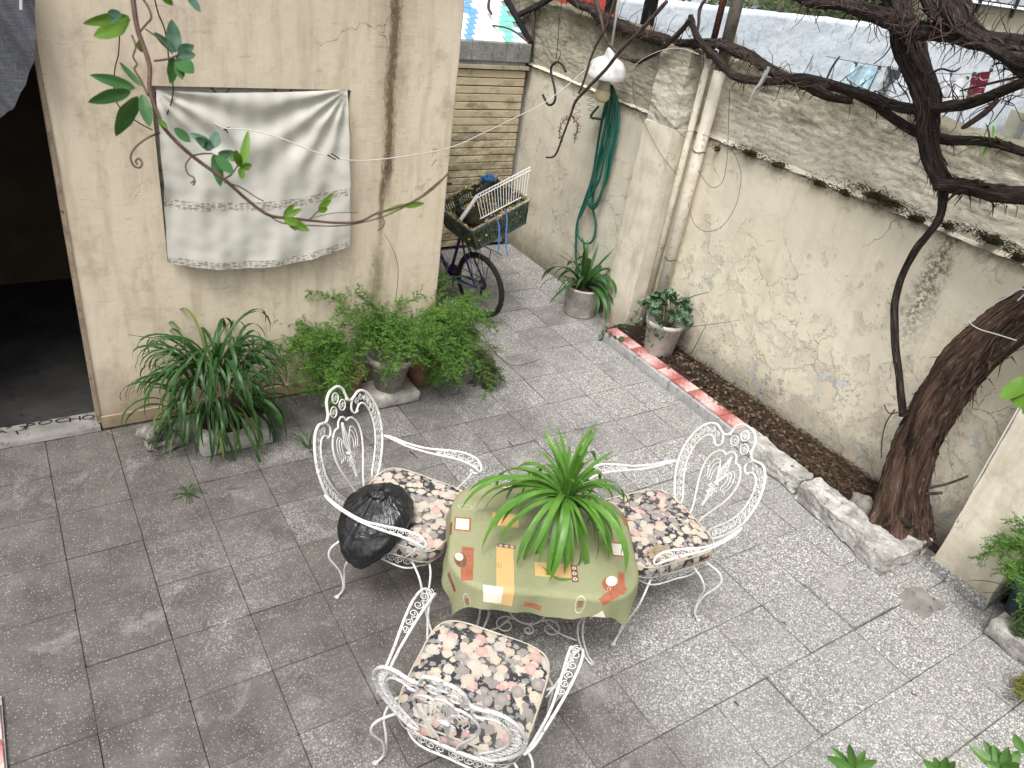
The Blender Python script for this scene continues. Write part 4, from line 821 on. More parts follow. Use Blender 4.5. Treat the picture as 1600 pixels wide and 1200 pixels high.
# ============================================================ TABLE
TC = Vector((2.07, 2.31, 0)); UA = math.atan2(-.51, .86); TT = .645
tb = thing('garden_table', 'weathered iron table under the green tablecloth, scroll panels between its legs', 'table', TC, UA)
mb = MB(); vs_ = [(.45*math.copysign(abs(math.cos(t))**.6, math.cos(t)), .365*math.copysign(abs(math.sin(t))**.6, math.sin(t)), z) for z in (.622, .638) for t in np.linspace(0, 2*PI, 48, endpoint=False)]; mb.add(vs_, [tuple(range(48, 96)), tuple(range(47, -1, -1))]+[(i, (i+1) % 48, 48+(i+1) % 48, 48+i) for i in range(48)]); mb.build('table_top', M['iron_dull'], tb, False, True)
for sx in (-1, 1):
    for sy in (-1, 1):
        mb = MB(); o_ = Vector((sx*.29, sy*.22, 0)); tdir = Vector((-sy*.6, sx*.8, 0)).normalized() if sx*sy > 0 else Vector((sy*.6, -sx*.8, 0)).normalized(); tdir = Vector((-o_.y, o_.x, 0)).normalized(); rd = o_.normalized()
        for s in (-1, 1):
            pr_ = [(.0, .62, .085), (.03, .52, .075), (.02, .40, .060), (-.03, .28, .040), (-.02, .15, .022), (.04, .04, .012), (.085, .008, .008), (.10, .016, .006)]
            mb.tube(smooth_path([o_+rd*r+tdir*(s*w)+Vector((0, 0, z)) for r, z, w in pr_], 5), .0065, 6)
        lg = mb.build('leg', M['iron_dull'], tb, True, True); mb = MB()
        for zc, rr in ((.55, .030), (.48, .026), (.41, .024), (.34, .018)):
            for s in (-1, 1): mb.tube([o_+rd*(.02)+tdir*(s*(rr+.002)+x)+Vector((0, 0, zc+z)) for x, z in spiral2(0, 0, rr, (PI if s > 0 else 0), 1.4, s, 16, .15)], .003, 4, cap=False)
        mb.build('leg_scrolls', M['iron_dull'], lg, True, True)['kind'] = 'stuff'
mb = MB(); zr = .085
mb.tube([(.105*math.cos(a), .105*math.sin(a), zr) for a in np.linspace(0, 2*PI, 40, endpoint=False)], .0065, 6, closed=True)
for k in range(8):
    a = k*PI/4; d = Vector((math.cos(a), math.sin(a), 0)); t = Vector((-d.y, d.x, 0)); rr = .065 if k % 2 else .035; c = d*(.112+rr)
    mb.tube([c+d*x+t*y+Vector((0, 0, zr)) for x, y in spiral2(0, 0, rr, PI, 1.35, 1 if k % 4 < 2 else -1, 22, .2)], .0048, 5)
for sx in (-1, 1):
    for sy in (-1, 1): mb.tube(smooth_path([Vector((sx*.10, sy*.075, zr)), Vector((sx*.17, sy*.15, zr+.0)), Vector((sx*.265, sy*.20, zr+.01))], 5), .0055, 5)
mb.build('scroll_shelf', M['iron_dull'], tb, True, True)
# tablecloth
g = G('printed tablecloth'); u, v, _ = g.sep(g.uv)
def rect(cx, cy, hw, hh, rot=0, soft=.002):
    m = g.mp(g.uv, (1, 1, 1), (0, 0, 0), (-cx, -cy, 0)); m = g.mp(m, rot=(0, 0, -rot)); a, b, _ = g.sep(m)
    return g.ma('MULTIPLY', g.mr(g.ma('ABSOLUTE', a), hw, hw-soft), g.mr(g.ma('ABSOLUTE', b), hh, hh-soft))
def ell(cx, cy, ra, rb, rot=0, ring=None):
    m = g.mp(g.uv, (1, 1, 1), (0, 0, 0), (-cx, -cy, 0)); m = g.mp(m, rot=(0, 0, -rot)); m = g.mp(m, (1/ra, 1/rb, 1)); a, b, _ = g.sep(m); d = g.ma('SQRT', g.ma('ADD', g.ma('MULTIPLY', a, a), g.ma('MULTIPLY', b, b)))
    if ring: return g.ma('MULTIPLY', g.mr(d, 1, .97), g.mr(d, 1-ring, 1-ring+.03))
    return g.mr(d, 1, .97)
col = g.mix(g.mr(g.ma('SINE', g.ma('MULTIPLY', u, 11)), -.6, .6), (.225, .24, .125), (.28, .285, .165))
ORG = (.60, .37, .15); BRN = (.33, .075, .035); WH = (.68, .66, .58); DBR = (.14, .04, .02)
MO = []
def band(cx, cy, hw, hh, rot=0):
    MO.append((rect(cx, cy, hw, hh, rot), DBR))
    n = 3
    for k in (-1, 0, 1):
        if hw > hh: MO.append((ell(cx+k*hw*.62, cy, hh*.62, hh*.62, 0, .5), WH))
        else: MO.append((ell(cx, cy+k*hh*.62, hw*.62, hw*.62, 0, .5), WH))
def unit(ox, oy):
    MO.append((rect(ox-.205, oy-.30, .045, .19), ORG)); band(ox-.197, oy-.100, .048, .014)
    MO.append((ell(ox-.24, oy-.245, .045, .055, 0, .05), (.42, .34, .14)))
    for k in range(3): MO.append((rect(ox-.25+k*.012, oy-.245, .0022, .020), BRN))
    MO.append((rect(ox+.05, oy-.235, .105, .048), ORG)); band(ox+.148, oy-.250, .018, .060)
    MO.append((ell(ox+.02, oy-.275, .05, .035, 0, .05), (.42, .34, .14)))
    for k in range(3): MO.append((rect(ox+.0+k*.014, oy-.265, .0022, .016), BRN))
    MO.append((rect(ox-.395, oy-.255, .032, .115), BRN)); MO.append((ell(ox-.43, oy-.235, .032, .055, .2), DBR)); MO.append((ell(ox-.438, oy-.215, .022, .03, .2), (.55, .53, .47)))
    MO.append((rect(ox-.265, oy-.435, .05, .048), WH)); MO.append((rect(ox-.06, oy-.475, .045, .016, -.2), BRN))
    for cx, cy in ((-.43, -.49), (.17, -.445)):
        MO.append((ell(ox+cx, oy+cy, .026, .052, 0, .12), WH)); MO.append((rect(ox+cx, oy+cy, .014, .02), DBR)); MO.append((rect(ox+cx, oy+cy, .011, .017), (.26, .10, .05)))
    MO.append((rect(ox+.335, oy-.375, .085, .028, .75), BRN)); MO.append((rect(ox+.385, oy-.30, .018, .075, -.1), BRN)); MO.append((ell(ox+.325, oy-.305, .038, .058, -.5), BRN)); MO.append((ell(ox+.335, oy-.29, .028, .038, -.5), WH)); MO.append((rect(ox+.31, oy-.34, .002, .014, -.3), WH)); MO.append((rect(ox+.322, oy-.345, .002, .014, -.3), WH))
    for cx, cy in ((.405, -.055), (-.43, .03)): MO.append((rect(ox+cx, oy+cy, .046, .055), BRN)); MO.append((rect(ox+cx, oy+cy, .036, .044), WH))
unit(0, 0); 
MO.append((rect(-.20, .10, .072, .052), ORG)); MO.append((ell(-.20, .11, .04, .03, 0, .06), (.42, .34, .14))); MO.append((rect(-.20, .41, .045, .05), BRN)); MO.append((rect(-.20, .41, .035, .04), WH)); MO.append((rect(.14, .03, .02, .05), ORG)); MO.append((ell(-.42, .17, .04, .02, 0, .1), WH)); MO.append((rect(.25, .30, .06, .05), ORG)); MO.append((rect(.275, -.535, .05, .03, .7), WH)); MO.append((rect(-.52, -.35, .014, .06), DBR)); MO.append((rect(-.50, .0, .014, .05), DBR)); MO.append((rect(.50, .2, .04, .06), BRN))
for m_, c_ in MO: col = g.mix(m_, col, c_)
wv = g.ma('ADD', g.noise(g.mp(g.uv, (420, 14, 1)), 1, 3), g.noise(g.mp(g.uv, (14, 420, 1)), 1, 3)); col = g.mix(g.mr(wv, .8, 1.25, 0, .28), col, (.50, .50, .34))
M['tablecloth'] = g.out(col, .9, wv, .25, .002, .1)
tcl = thing('tablecloth', 'green tablecloth with orange panels and brown motifs draped over the iron table', 'tablecloth', (TC.x, TC.y, TT))
hx, hy, cr_ = .47, .385, .21
def drape(a, b):
    qx = max(-hx+cr_, min(hx-cr_, a)); qy = max(-hy+cr_, min(hy-cr_, b)); d = Vector((a-qx, b-qy, 0)); L = d.length
    if L <= cr_: z = TT+.001*nz(a*12, b*12); P_ = Vector((a, b, z))
    else:
        o = d/L; h = L-cr_; ang = math.atan2(b, a); bend = min(h, .03)
        fold = .022*math.sin(ang*9+1.3)+.02*nz(a*5, b*5, 1)+.012*math.sin(ang*23)
        outw = bend*.75+max(0, h-.03)*(.16+fold*3.2); down = bend*.45+max(0, h-.03)*.965
        P_ = Vector((qx, qy, 0))+o*(cr_+outw); P_.z = TT-down
    c, s = math.cos(UA), math.sin(UA); return (TC.x+P_.x*c-P_.y*s, TC.y+P_.x*s+P_.y*c, P_.z)
mb = MB(); NX, NY = 110, 96; W0, W1, V0, V1 = -.60, .525, -.525, .53
mb.grid(NX, NY, lambda u, v: drape(W0+(W1-W0)*u, V0+(V1-V0)*v+.012*math.sin(u*9)*(1-v)))
mb.uv = [[(W0+(W1-W0)*a, V0+(V1-V0)*b) for a, b in q] for q in mb.uv]
mb.build('cloth', M['tablecloth'], tcl, True)
# ============================================================ STRAP-LEAVED PLANTS
def strap_mesh(name, L, w, arch, m, seed, stiff=.3, fold=.25, twist=0.0):
    """leaf growing from the origin along +X, arching over"""
    mb = MB(); n = 11; pts = []; a = arch[0]; p = Vector((0, 0, 0)); pts.append((p.copy(), a))
    for i in range(n):
        t = (i+1)/n; a = arch[0]+(arch[1]-arch[0])*t**arch[2]; p += Vector((math.cos(a), .10*math.sin(seed+t*2)*t, math.sin(a)))*L/n; pts.append((p.copy(), a))
    vs_ = []; uvs = []
    for i, (p, a) in enumerate(pts):
        t = i/n; ww = w/2*(.55+.45*min(1, t*4))*(1-max(0, (t-.72)/.28)**1.6)+.0004; up = Vector((-math.sin(a), 0, math.cos(a))); tw = twist*t; sd_ = Vector((0, 1, 0))*math.cos(tw)+up*math.sin(tw)
        vs_ += [p+sd_*ww+up*ww*fold, p, p-sd_*ww+up*ww*fold]
    fs = []
    for i in range(n):
        for k in range(2): a_ = i*3+k; fs.append((a_, a_+1, a_+4, a_+3)); uvs.append([(k*.5, i/n), (k*.5+.5, i/n), (k*.5+.5, (i+1)/n), (k*.5, (i+1)/n)])
    return mb.add(vs_, fs, uvs).mesh(name, m, True)
def rosette(parent, c, meshes, n, zr, rmax=.03, seed=1, sc=(.8, 1.15), az=None, tilt=(-.15, .15)):
    random.seed(seed)
    for k in range(n):
        me = meshes[min(len(meshes)-1, int(random.random()**1.0*len(meshes)))]; a = random.uniform(*az) if az else random.uniform(0, 2*PI); r = random.uniform(0, rmax)
        o = link('leaf', me, parent); o.location = Vector((c[0]+math.cos(a)*r, c[1]+math.sin(a)*r, c[2]+random.uniform(0, zr)))-parent.location
        o.rotation_euler = (random.uniform(-.25, .25), random.uniform(*tilt), a); s_ = random.uniform(*sc); o.scale = (s_, s_, s_)
# potted plant on the table
pc = at(868, 848, 2, TT+.002); pc = Vector((pc.x+.045, pc.y+.055, TT+.002))
tp = thing('potted_plant', 'bright green strap-leaved plant in a pale pot standing on the tablecloth', 'potted plant', pc)
pot = MB().lathe([(.068, 0), (.074, .01), (.086, .20), (.094, .205), (.094, .23), (.082, .23), (.078, .19), (.0, .19)], 28, pc).build('pot', M['potwhite'], tp, True)
MB().lathe([(.082, .0), (.082, .012), (.0, .018)], 20, pc+Vector((0, 0, .205))).build('soil', M['soil'], pot, True)
tl = [strap_mesh('leaf', .46+.04*(k % 4), .024+.003*(k % 3), (1.30-.11*k, (-1.52 if k % 3 else -1.2), .72+.09*(k % 4)), M['leaf'], k, twist=.5*((k % 3)-1)) for k in range(8)]
rosette(tp, pc+Vector((0, 0, .24)), tl, 66, .03, .035, 5, (.60, 1.14))
tl2 = [strap_mesh('leaf', .40, .024, (1.5, .7-.35*k, 1.5), M['leaf'], k) for k in range(3)]
rosette(tp, pc+Vector((0, 0, .25)), tl2, 20, .02, .03, 8, (.70, 1.10))
tl3 = [strap_mesh('leaf', .46, .026, (.85-.15*k, -1.56, .55), M['leaf'], k) for k in range(3)]
rosette(tp, pc+Vector((0, 0, .24)), tl3, 17, .02, .04, 12, (.75, 1.05), (-PI*1.0, 0.0))
fl_ = thing('fallen_leaf', 'curved green leaf lying on the orange panel of the tablecloth', 'leaf', at(875, 900, 2, TT))
MB().tube(smooth_path([at(*q, 2, TT+.007) for q in ((848, 885), (860, 897), (876, 905), (893, 904))], 5), srad([.001, .004, .006, .002], 5), 6).build('blade', M['leaf'], fl_, True)
# spider plant mass by the house wall
sp = thing('spider_plant', 'large clump of dark arching spider plant by the house wall, in a white trough', 'plant', (.95, 4.62, 0))
c0 = Vector((.98, 4.60, 0)); block(MB(), (.79, 4.42, 0), (1.28, 4.72, .13), 51, .008, 12, 8, 5).build('trough', M['potwhite'], sp, True)
for k, (dx, dy, zz) in enumerate(((-.05, .05, .22), (.18, .1, .24), (.02, -.02, .20))): rock(MB(), c0+Vector((dx, dy, zz*.7)), (.22, .2, .22), k, 8).build('root_ball', M['soil'], sp, True)
sl_ = [strap_mesh('leaf', .68+.07*(k % 4), .024+.004*(k % 3), (1.56-.045*k, -1.54, 1.0+.22*(k % 4)), M['leaf_dark'], k, twist=.4*((k % 3)-1)) for k in range(9)]
random.seed(91); c1_ = Vector((.955, 4.57, 0))
sl_h = [strap_mesh('leaf', .48+.05*k, .024+.003*(k % 3), (.9-.2*k, -1.56, .45), M['leaf_dark'], k, twist=.3) for k in range(4)]
for k in range(285):
    a = random.uniform(0, 2*PI) if k < 150 else random.uniform(-PI*1.1, .1); q = math.sqrt(random.random()); r = .25*q; up_ = 1-q*q
    me = random.choice(sl_[:5]) if up_ > .5 else random.choice(sl_[:6]) if k < 110 else random.choice(sl_h)
    o = link('leaf', me, sp); o.location = c1_+Vector((r*math.cos(a)*1.15, r*math.sin(a)*.72+.03, .24+.40*up_+random.uniform(-.03, .03)))-sp.location
    o.rotation_euler = (random.uniform(-.25, .25), random.uniform(-.12, .15), a+random.uniform(-.5, .5)); s_ = random.uniform(.5, .80) if up_ > .5 else random.uniform(.42, .72); o.scale = (s_, s_, s_)
def twig(name, label, pts, r, mat, thg='twig'):
    t = thing(name, label, thg, pts[0]); MB().tube(smooth_path(pts, 4), srad([r*(1-.7*i/(len(pts)-1)) for i in range(len(pts))], 4), 5).build('stem', mat, t, True); return t
twig('twig', 'thin bare twig poking left from the spider plant across the house wall', [at(285, 530, 1, 4.7), at(240, 528, 1, 4.75), at(200, 523, 1, 4.8)], .005, M['twig'])
rb = thing('rubble', 'lump of broken concrete at the left foot of the spider plant', 'rubble', (.55, 4.8, 0))
rock(MB(), at(245, 678, 2, .09), (.20, .14, .14), 3, 14, .3, .5).build('upper_lump', M['rubble'], rb, True); rock(MB(), at(262, 692, 2, .03), (.24, .13, .085), 8, 12, .2, .4).build('lower_lump', M['rubble'], rb, True)
ws = thing('seedling', 'small spider plantlet lying on the tiles in front of the trough', 'plant', at(293, 772, 2, 0))
sm_ = [strap_mesh('leaf', .10, .006, (.7-.2*k, -.7, 1.2), M['leaf_dark'], k) for k in range(3)]; rosette(ws, at(293, 772, 2, .01), sm_, 16, .01, .01, 3)
MB().tube(smooth_path([at(293, 770, 2, .01), at(297, 735, 2, .03), at(302, 705, 2, .12), at(305, 690, 2, .2)], 4), .0015, 4).build('runner', M['twig_pale'], ws)
ws2 = thing('seedling', 'weedy tuft between the spider plant and the left chair', 'plant', at(482, 700, 2, 0)); rosette(ws2, at(482, 702, 2, .0), [strap_mesh('leaf', .16, .008, (1.3-.3*k, 0, 1.2), M['leaf_dark'], k) for k in range(3)], 14, .01, .02, 4)
# ============================================================ ASPARAGUS FERNS
def frond(mb, base, az, L, rise, droop, seed, dens=1.0, br=.10, curl=0):
    random.seed(seed); p = Vector(base); n = 16; el = rise; pts = [p.copy()]
    for i in range(n):
        t = i/n; el -= droop/n*(1+t); a = az+curl*t; p = p+Vector((math.cos(a)*math.cos(el), math.sin(a)*math.cos(el), math.sin(el)))*L/n; pts.append(p.copy())
    for i in range(2, n+1):
        q = pts[i]; d = (pts[i]-pts[i-1]).normalized(); s0 = d.orthogonal().normalized(); 
        for _ in range(int(3*dens)):
            r = random.uniform(0, 2*PI); s_ = (Matrix.Rotation(r, 3, d)@s0); dd = (s_+d*.8).normalized(); bl = br*random.uniform(.5, 1.2)*(1-.4*i/n)
            for k in range(7):
                c = q+dd*bl*(k+1)/7+Vector((0, 0, -.012*(k/7)**2)); nl = random.uniform(.014, .026)
                for h in range(2):
                    v1 = Vector((random.gauss(0, 1), random.gauss(0, 1), random.gauss(0, 1))).normalized(); e = c+(v1+dd*.6).normalized()*nl; w = v1.orthogonal().normalized()*.0029
                    mb.add([c-w, c+w, e+w*.4, e-w*.4], [(0, 1, 2, 3)])
    return pts
def fern(parent, base, specs, seed, m, name='foliage', dens=1, br=.1, stems=True):
    mb = MB(); ms = MB(); random.seed(seed)
    rnd = random.Random(seed)
    for k in range(specs['n']):
        az = rnd.uniform(*specs['az']); L = rnd.uniform(*specs['L']); rise = rnd.uniform(*specs['rise']); dr = rnd.uniform(*specs['droop'])
        b = Vector(base)+Vector((rnd.uniform(-.07, .07), rnd.uniform(-.06, .06), 0)); pts = frond(mb, b, az, L, rise, dr, seed*100+k, dens, br, rnd.uniform(-.6, .6)); ms.tube(pts, [.0022*(1-.6*i/len(pts)) for i in range(len(pts))], 4, cap=False)
    o = mb.build(name, m, parent); o['kind'] = 'stuff'; ms.build('stems', M['twig'], parent)
pA = at(605, 628, 2, .10)
fa = thing('asparagus_fern', 'feathery asparagus fern in the mossy stone pot on a white block', 'potted plant', (2.24, 4.66, 0))
pA = Vector((2.27, 4.70, .1))
block(MB(), (2.07, 4.56, 0), (2.49, 4.84, .10), 61, .008, 12, 8, 4, taper=.0).build('white_block', M['potwhite'], fa, True)
MB().lathe([(.095, 0), (.105, .01), (.165, .25), (.185, .26), (.19, .31), (.17, .31), (.15, .26), (0, .25)], 28, pA, wob=.10).build('stone_pot', M['potstone'], fa, True)
fern(fa, pA+Vector((0, .02, .33)), dict(n=40, az=(-PI, PI), L=(.36, .74), rise=(1.0, 1.6), droop=(.3, 2.0)), 3, M['fern'], dens=1.1, br=.12)
fb = thing('asparagus_fern', 'bright asparagus fern trailing over the tiles beside the bicycle wheel', 'potted plant', (2.75, 5.0, 0))
pB = Vector((2.62, 4.84, 0)); MB().lathe([(.09, 0), (.10, .02), (.14, .26), (.15, .30), (.13, .30), (.0, .27)], 24, pB, wob=.08).build('pot', M['terra'], fb, True)
fern(fb, pB+Vector((.02, .03, .38)), dict(n=66, az=(-2.0, .9), L=(.42, .80), rise=(.5, 1.55), droop=(.7, 2.4)), 7, M['fern'], dens=1.1, br=.12)
fern(fb, pB+Vector((.42, -.16, .30)), dict(n=14, az=(-1.2, -.2), L=(.24, .42), rise=(-.7, -.2), droop=(.5, 1.1)), 9, M['fern_grey'], 'trailing_fronds', dens=1.3, br=.07)
fc = thing('asparagus_fern', 'olive asparagus fern in a terracotta pot left of the stone pot', 'potted plant', (1.9, 4.75, 0))
pC = Vector((1.95, 4.78, 0)); MB().lathe([(.085, 0), (.09, .02), (.125, .22), (.135, .22), (.135, .26), (.12, .26), (0, .23)], 24, pC).build('pot', M['terra'], fc, True)
fern(fc, pC+Vector((-.05, 0, .35)), dict(n=34, az=(1.8, 4.8), L=(.32, .62), rise=(.7, 1.55), droop=(.7, 2.1)), 11, M['fern'], dens=1.1, br=.11)
st = thing('stone', 'white speckled stone half hidden under the bright fern', 'stone', at(688, 580, 2, 0)); rock(MB(), at(688, 570, 2, .09), (.22, .18, .17), 4, 12, .4, .3).build('boulder', M['kerbwhite'], st, True)
twig('twig', 'thorny dry stem standing in front of the mildewed streak on the house wall', [at(618, 470, 1, 4.85), at(622, 420, 1, 4.88), at(612, 385, 1, 4.9), at(598, 362, 1, 4.9)], .004, M['twig_pale'])
twig('twig', 'wiry stem curving over the tiles right of the bright fern', [at(752, 520, 2, .15), at(775, 552, 2, .02), at(800, 571, 2, .006), at(830, 566, 2, .006), at(846, 560, 2, .006)], .004, M['twig'])
# ============================================================ PIPES, LAMP, HOSE ON THE WALL
pp = thing('drain_pipe', 'thick cream painted pipe running up the wall, grey above the brick', 'pipe', (5.09, 4.76, 0))
MB().tube([(5.09, 4.755, .05), (5.09, 4.75, 2.56)], .052, 16).build('painted_pipe', M['pipe'], pp, True); MB().tube([(5.09, 4.75, 2.555), (5.095, 4.78, 3.9)], .050, 16).build('bare_pole', M['pipe_old'], pp, True)
mb = MB()
for z in (.9, 1.9): mb.tube([(5.09+.055*math.cos(a), 4.753+.055*math.sin(a), z+.006*math.sin(a*3)) for a in np.linspace(0, 2*PI, 16, endpoint=False)], .004, 4, closed=True)
mb.build('wire_tie', M['wire'], pp)
pq = thing('drain_pipe', 'thin pipe between the brick pilaster and the thick pipe, rusty at its top', 'pipe', (5.10, 4.92, 0))
MB().tube([(5.10, 4.915, .05), (5.10, 4.915, 2.62)], .030, 12).build('painted_pipe', M['pipe'], pq, True); MB().tube([(5.10, 4.915, 2.615), (5.10, 4.93, 3.9)], .027, 12).build('rusty_pipe', M['rust'], pq, True)
LC = at(948, 112, 0, 4.80)
lp = thing('hanging_lamp', 'white enamel lamp shade hanging from a white rod above the green hose', 'lamp', LC)
MB().lathe([(.178, -.055), (.182, -.048), (.180, -.005), (.176, .004), (.172, .03), (.160, .060), (.138, .088), (.105, .110), (.066, .125), (.05, .135), (.044, .17), (.030, .20), (.0, .205)], 32, LC, cap=False).build('lamp_shade', M['lampwhite'], lp, True)
MB().lathe([(.0, -.04), (.174, -.052)], 32, LC, cap=False).build('shade_lining', M['lampgrey'], lp, True)
MB().lathe([(.060, -.16), (.056, -.10), (.048, -.05)], 20, LC).build('lamp_socket', M['lampgrey'], lp, True)
MB().lathe([(.0, -.27), (.045, -.265), (.070, -.235), (.075, -.19), (.060, -.158)], 20, LC).build('glass_globe', M['glass_warm'], lp, True)
rt = at(967, 0, 0, 4.80); MB().tube([LC+Vector((0, 0, .19)), rt, rt+(rt-LC)*.8], .011, 8).build('hanging_rod', M['wirewhite'], lp, True)
hosep = [[(957, 134), (944, 172), (934, 225), (926, 275), (914, 312), (903, 345), (904, 368), (914, 380), (926, 376), (931, 352), (926, 320), (930, 285), (943, 235), (956, 190), (959, 150)],
 [(958, 136), (949, 180), (940, 230), (931, 280), (921, 303), (919, 318), (928, 326), (939, 306), (950, 260), (961, 205), (963, 160), (958, 138)],
 [(956, 137), (952, 182), (946, 232), (938, 276), (926, 300), (920, 310)], [(960, 140), (958, 185), (951, 232), (944, 285), (933, 316), (923, 318), (921, 300), (932, 258), (944, 205), (954, 158)],
 [(955, 134), (965, 160), (966, 195), (957, 240), (948, 280), (935, 312)], [(922, 300), (913, 325), (902, 348), (900, 380), (900, 402), (903, 430)], [(935, 166), (923, 182), (931, 185), (943, 184), (950, 160), (957, 140)]]
hs_ = thing('garden_hose', 'dark green garden hose looped in a long bundle on the wall', 'hose', at(957, 134, 0, 4.97))
mb = MB()
for k, P_ in enumerate(hosep): mb.tube(smooth_path([at(x, y, 0, 4.985-.016*(k % 4)-.012*math.sin(i*1.3+k)) for i, (x, y) in enumerate(P_)], 6), .0125, 8)
mb.build('hose_coil', M['hose'], hs_, True); rock(MB(), at(953, 135, 0, 4.93), (.05, .07, .04), 3, 6, amp=.1).build('wall_hook', M['wire'], hs_, True)
hk = thing('hook', 'black S-shaped hook hanging on a wire in front of the passage', 'hook', at(868, 130, 0, 4.4))
MB().tube(smooth_path([at(x, y, 0, 4.4) for x, y in ((884, 112), (878, 101), (871, 97), (863, 102), (861, 112), (866, 135), (868, 152), (864, 162), (856, 163), (848, 148))], 5), .011, 7).build('s_hook', M['wire'], hk, True)
MB().tube(smooth_path([at(x, y, 0, 4.4) for x, y in ((871, 97), (876, 84), (871, 76), (869, 92), (872, 60), (874, 30), (878, 0), (880, -30))], 4), .0035, 5).build('hanging_wire', M['wire'], hk, True)
def wires(name, label, pts, r, mat, k=5):
    t = thing(name, label, 'wire', pts[0]); MB().tube(smooth_path(pts, k), r, 5).build('strand', mat, t, True); return t
wires('flex', 'long pale electric flex sagging from the window past the slatted door', [dep(*q) for q in ((284, 125, 4.55), (303, 163, 4.6), (345, 198, 4.65), (392, 203, 4.7), (445, 218, 4.75), (500, 240, 4.85), (560, 251, 5.0), (640, 243, 5.2), (705, 230, 5.5), (757, 207, 5.8), (800, 186, 6.1), (850, 161, 6.4), (888, 132, 6.7), (905, 117, 7.0), (925, 100, 7.1))], .0035, M['wirewhite'])
jt = thing('flex_joint', 'taped joint in the pale flex in front of the curtain', 'joint', dep(350, 201, 4.6)); mb = MB()
for a, b in (((345, 205), (358, 199)), ((350, 198), (356, 207)), ((512, 242), (524, 249)), ((518, 240), (530, 248))): mb.tube([dep(*a, 4.7), dep(*b, 4.66)], .004, 4)
mb.build('wrapped_wire', M['wire'], jt)
wires('loose_wire', 'dark loose wire hanging over the left top corner of the curtained window', [at(x, y, 1, 4.93) for x, y in ((240, -10), (247, 20), (257, 45), (262, 75), (264, 97), (270, 130), (269, 155), (259, 183))], .004, M['wire'])
wires('loose_wire', 'dark loose wire curling down the wall left of the window', [at(x, y, 1, 4.97) for x, y in ((187, 50), (185, 85), (180, 105), (178, 132), (182, 160), (200, 180), (222, 195), (238, 203))], .0035, M['wire'])
wires('loose_wire', 'thin wire looping down from the pipes over the flaking wall', [at(x, y, 0, 5.0) for x, y in ((1140, 140), (1138, 200), (1136, 250), (1128, 285), (1110, 292), (1090, 265))], .0022, M['wire'])
wires('loose_wire', 'large loop of thin wire right of the thick pipe', [at(x, y, 0, 5.05) for x, y in ((1075, 318), (1085, 350), (1105, 362), (1130, 352), (1150, 320), (1158, 280), (1152, 250), (1140, 232), (1110, 215), (1075, 205), (1050, 225))], .0022, M['wire'])
wires('loose_wire', 'wire slung from the pale brick pilaster to the lamp', [at(x, y, 0, 4.85) for x, y in ((1092, 85), (1070, 77), (1045, 76), (1020, 84), (1000, 95), (985, 110))], .003, M['wirewhite'])
wires('loose_wire', 'thin wire crossing the pilaster shaft diagonally', [at(x, y, 0, 4.93) for x, y in ((988, 130), (992, 160), (1010, 200), (1035, 245), (1060, 275))], .0022, M['wire'])
wires('loose_wire', 'second thin wire from the lamp to the pipes', [at(x, y, 0, 4.93) for x, y in ((990, 140), (1015, 160), (1045, 190), (1070, 215))], .0022, M['wire'])
tw_ = thing('rag_strip', 'strip of pale plastic tied round the vine branch above the wall', 'strip', at(1190, 125, 0, 4.85)); mb = MB()
for k, P_ in enumerate((((1201, 104), (1196, 118), (1186, 138), (1172, 160), (1167, 176)), ((1200, 110), (1190, 130), (1180, 142), (1170, 170)))): mb.grid(2, 16, lambda u, v, P_=P_, k=k: (lambda p: Vector((p.x-.02*k+.004*u, p.y+(u-.5)*.035*(1-.5*v), p.z)))(smooth_path([at(*q, 0, 4.84) for q in P_], 6)[min(int(v*16), (len(P_)-1)*6)]))
mb.build('strip', M['twine'], tw_)
# ============================================================ POTS ALONG THE WALL
pcc = at(912, 492, 2, 0); pcc = Vector((4.78, 5.52, 0))
pa_ = thing('potted_plant', 'dark strap-leaved plant in a round concrete pot under the green hose', 'potted plant', pcc)
MB().lathe([(.16, 0), (.165, .02), (.185, .29), (.195, .30), (.195, .315), (.17, .315), (.16, .28), (0, .27)], 28, pcc).build('pot', M['potwhite'], pa_, True)
MB().lathe([(.165, .0), (.10, .02), (0, .03)], 20, pcc+Vector((0, 0, .275)), cap=False).build('soil', M['soil'], pa_, True)
cm = [strap_mesh('leaf', .46+.04*k, .038, (1.45-.2*k, -1.35+.3*(k % 2), 1.3), M['clivia'], k, twist=.5) for k in range(5)]; rosette(pa_, pcc+Vector((0, 0, .29)), cm, 40, .05, .05, 31, (.75, 1.15))
cm2 = [strap_mesh('leaf', .55, .036, (1.45-.1*k, .9-.3*k, 1.3), M['clivia'], k) for k in range(3)]; rosette(pa_, pcc+Vector((0, 0, .29)), cm2, 11, .03, .04, 33, (.8, 1.2))
bk = Vector((4.92, 4.45, .10))
pb_ = thing('potted_plant', 'variegated round-leaved plant spilling from a white plastic bucket on the tiled kerb', 'potted plant', bk)
bkt = MB().lathe([(.128, 0), (.135, .008), (.168, .29), (.182, .292), (.184, .335), (.174, .34), (.168, .30), (.0, .28)], 32, bk).build('bucket', M['bucket'], pb_, True)
MB().lathe([(.166, .0), (.0, .01)], 20, bk+Vector((0, 0, .282)), cap=False).build('soil', M['soil'], bkt, True)
mb = MB(); hp = [(.181*math.cos(a), .181*math.sin(a), .30-.12*math.sin((a-.2)*1.0)) for a in np.linspace(-.3, PI+.1, 22)]; mb.tube([bk+Vector(p) for p in hp], .003, 5); mb.build('handle', M['steel'], bkt, True)
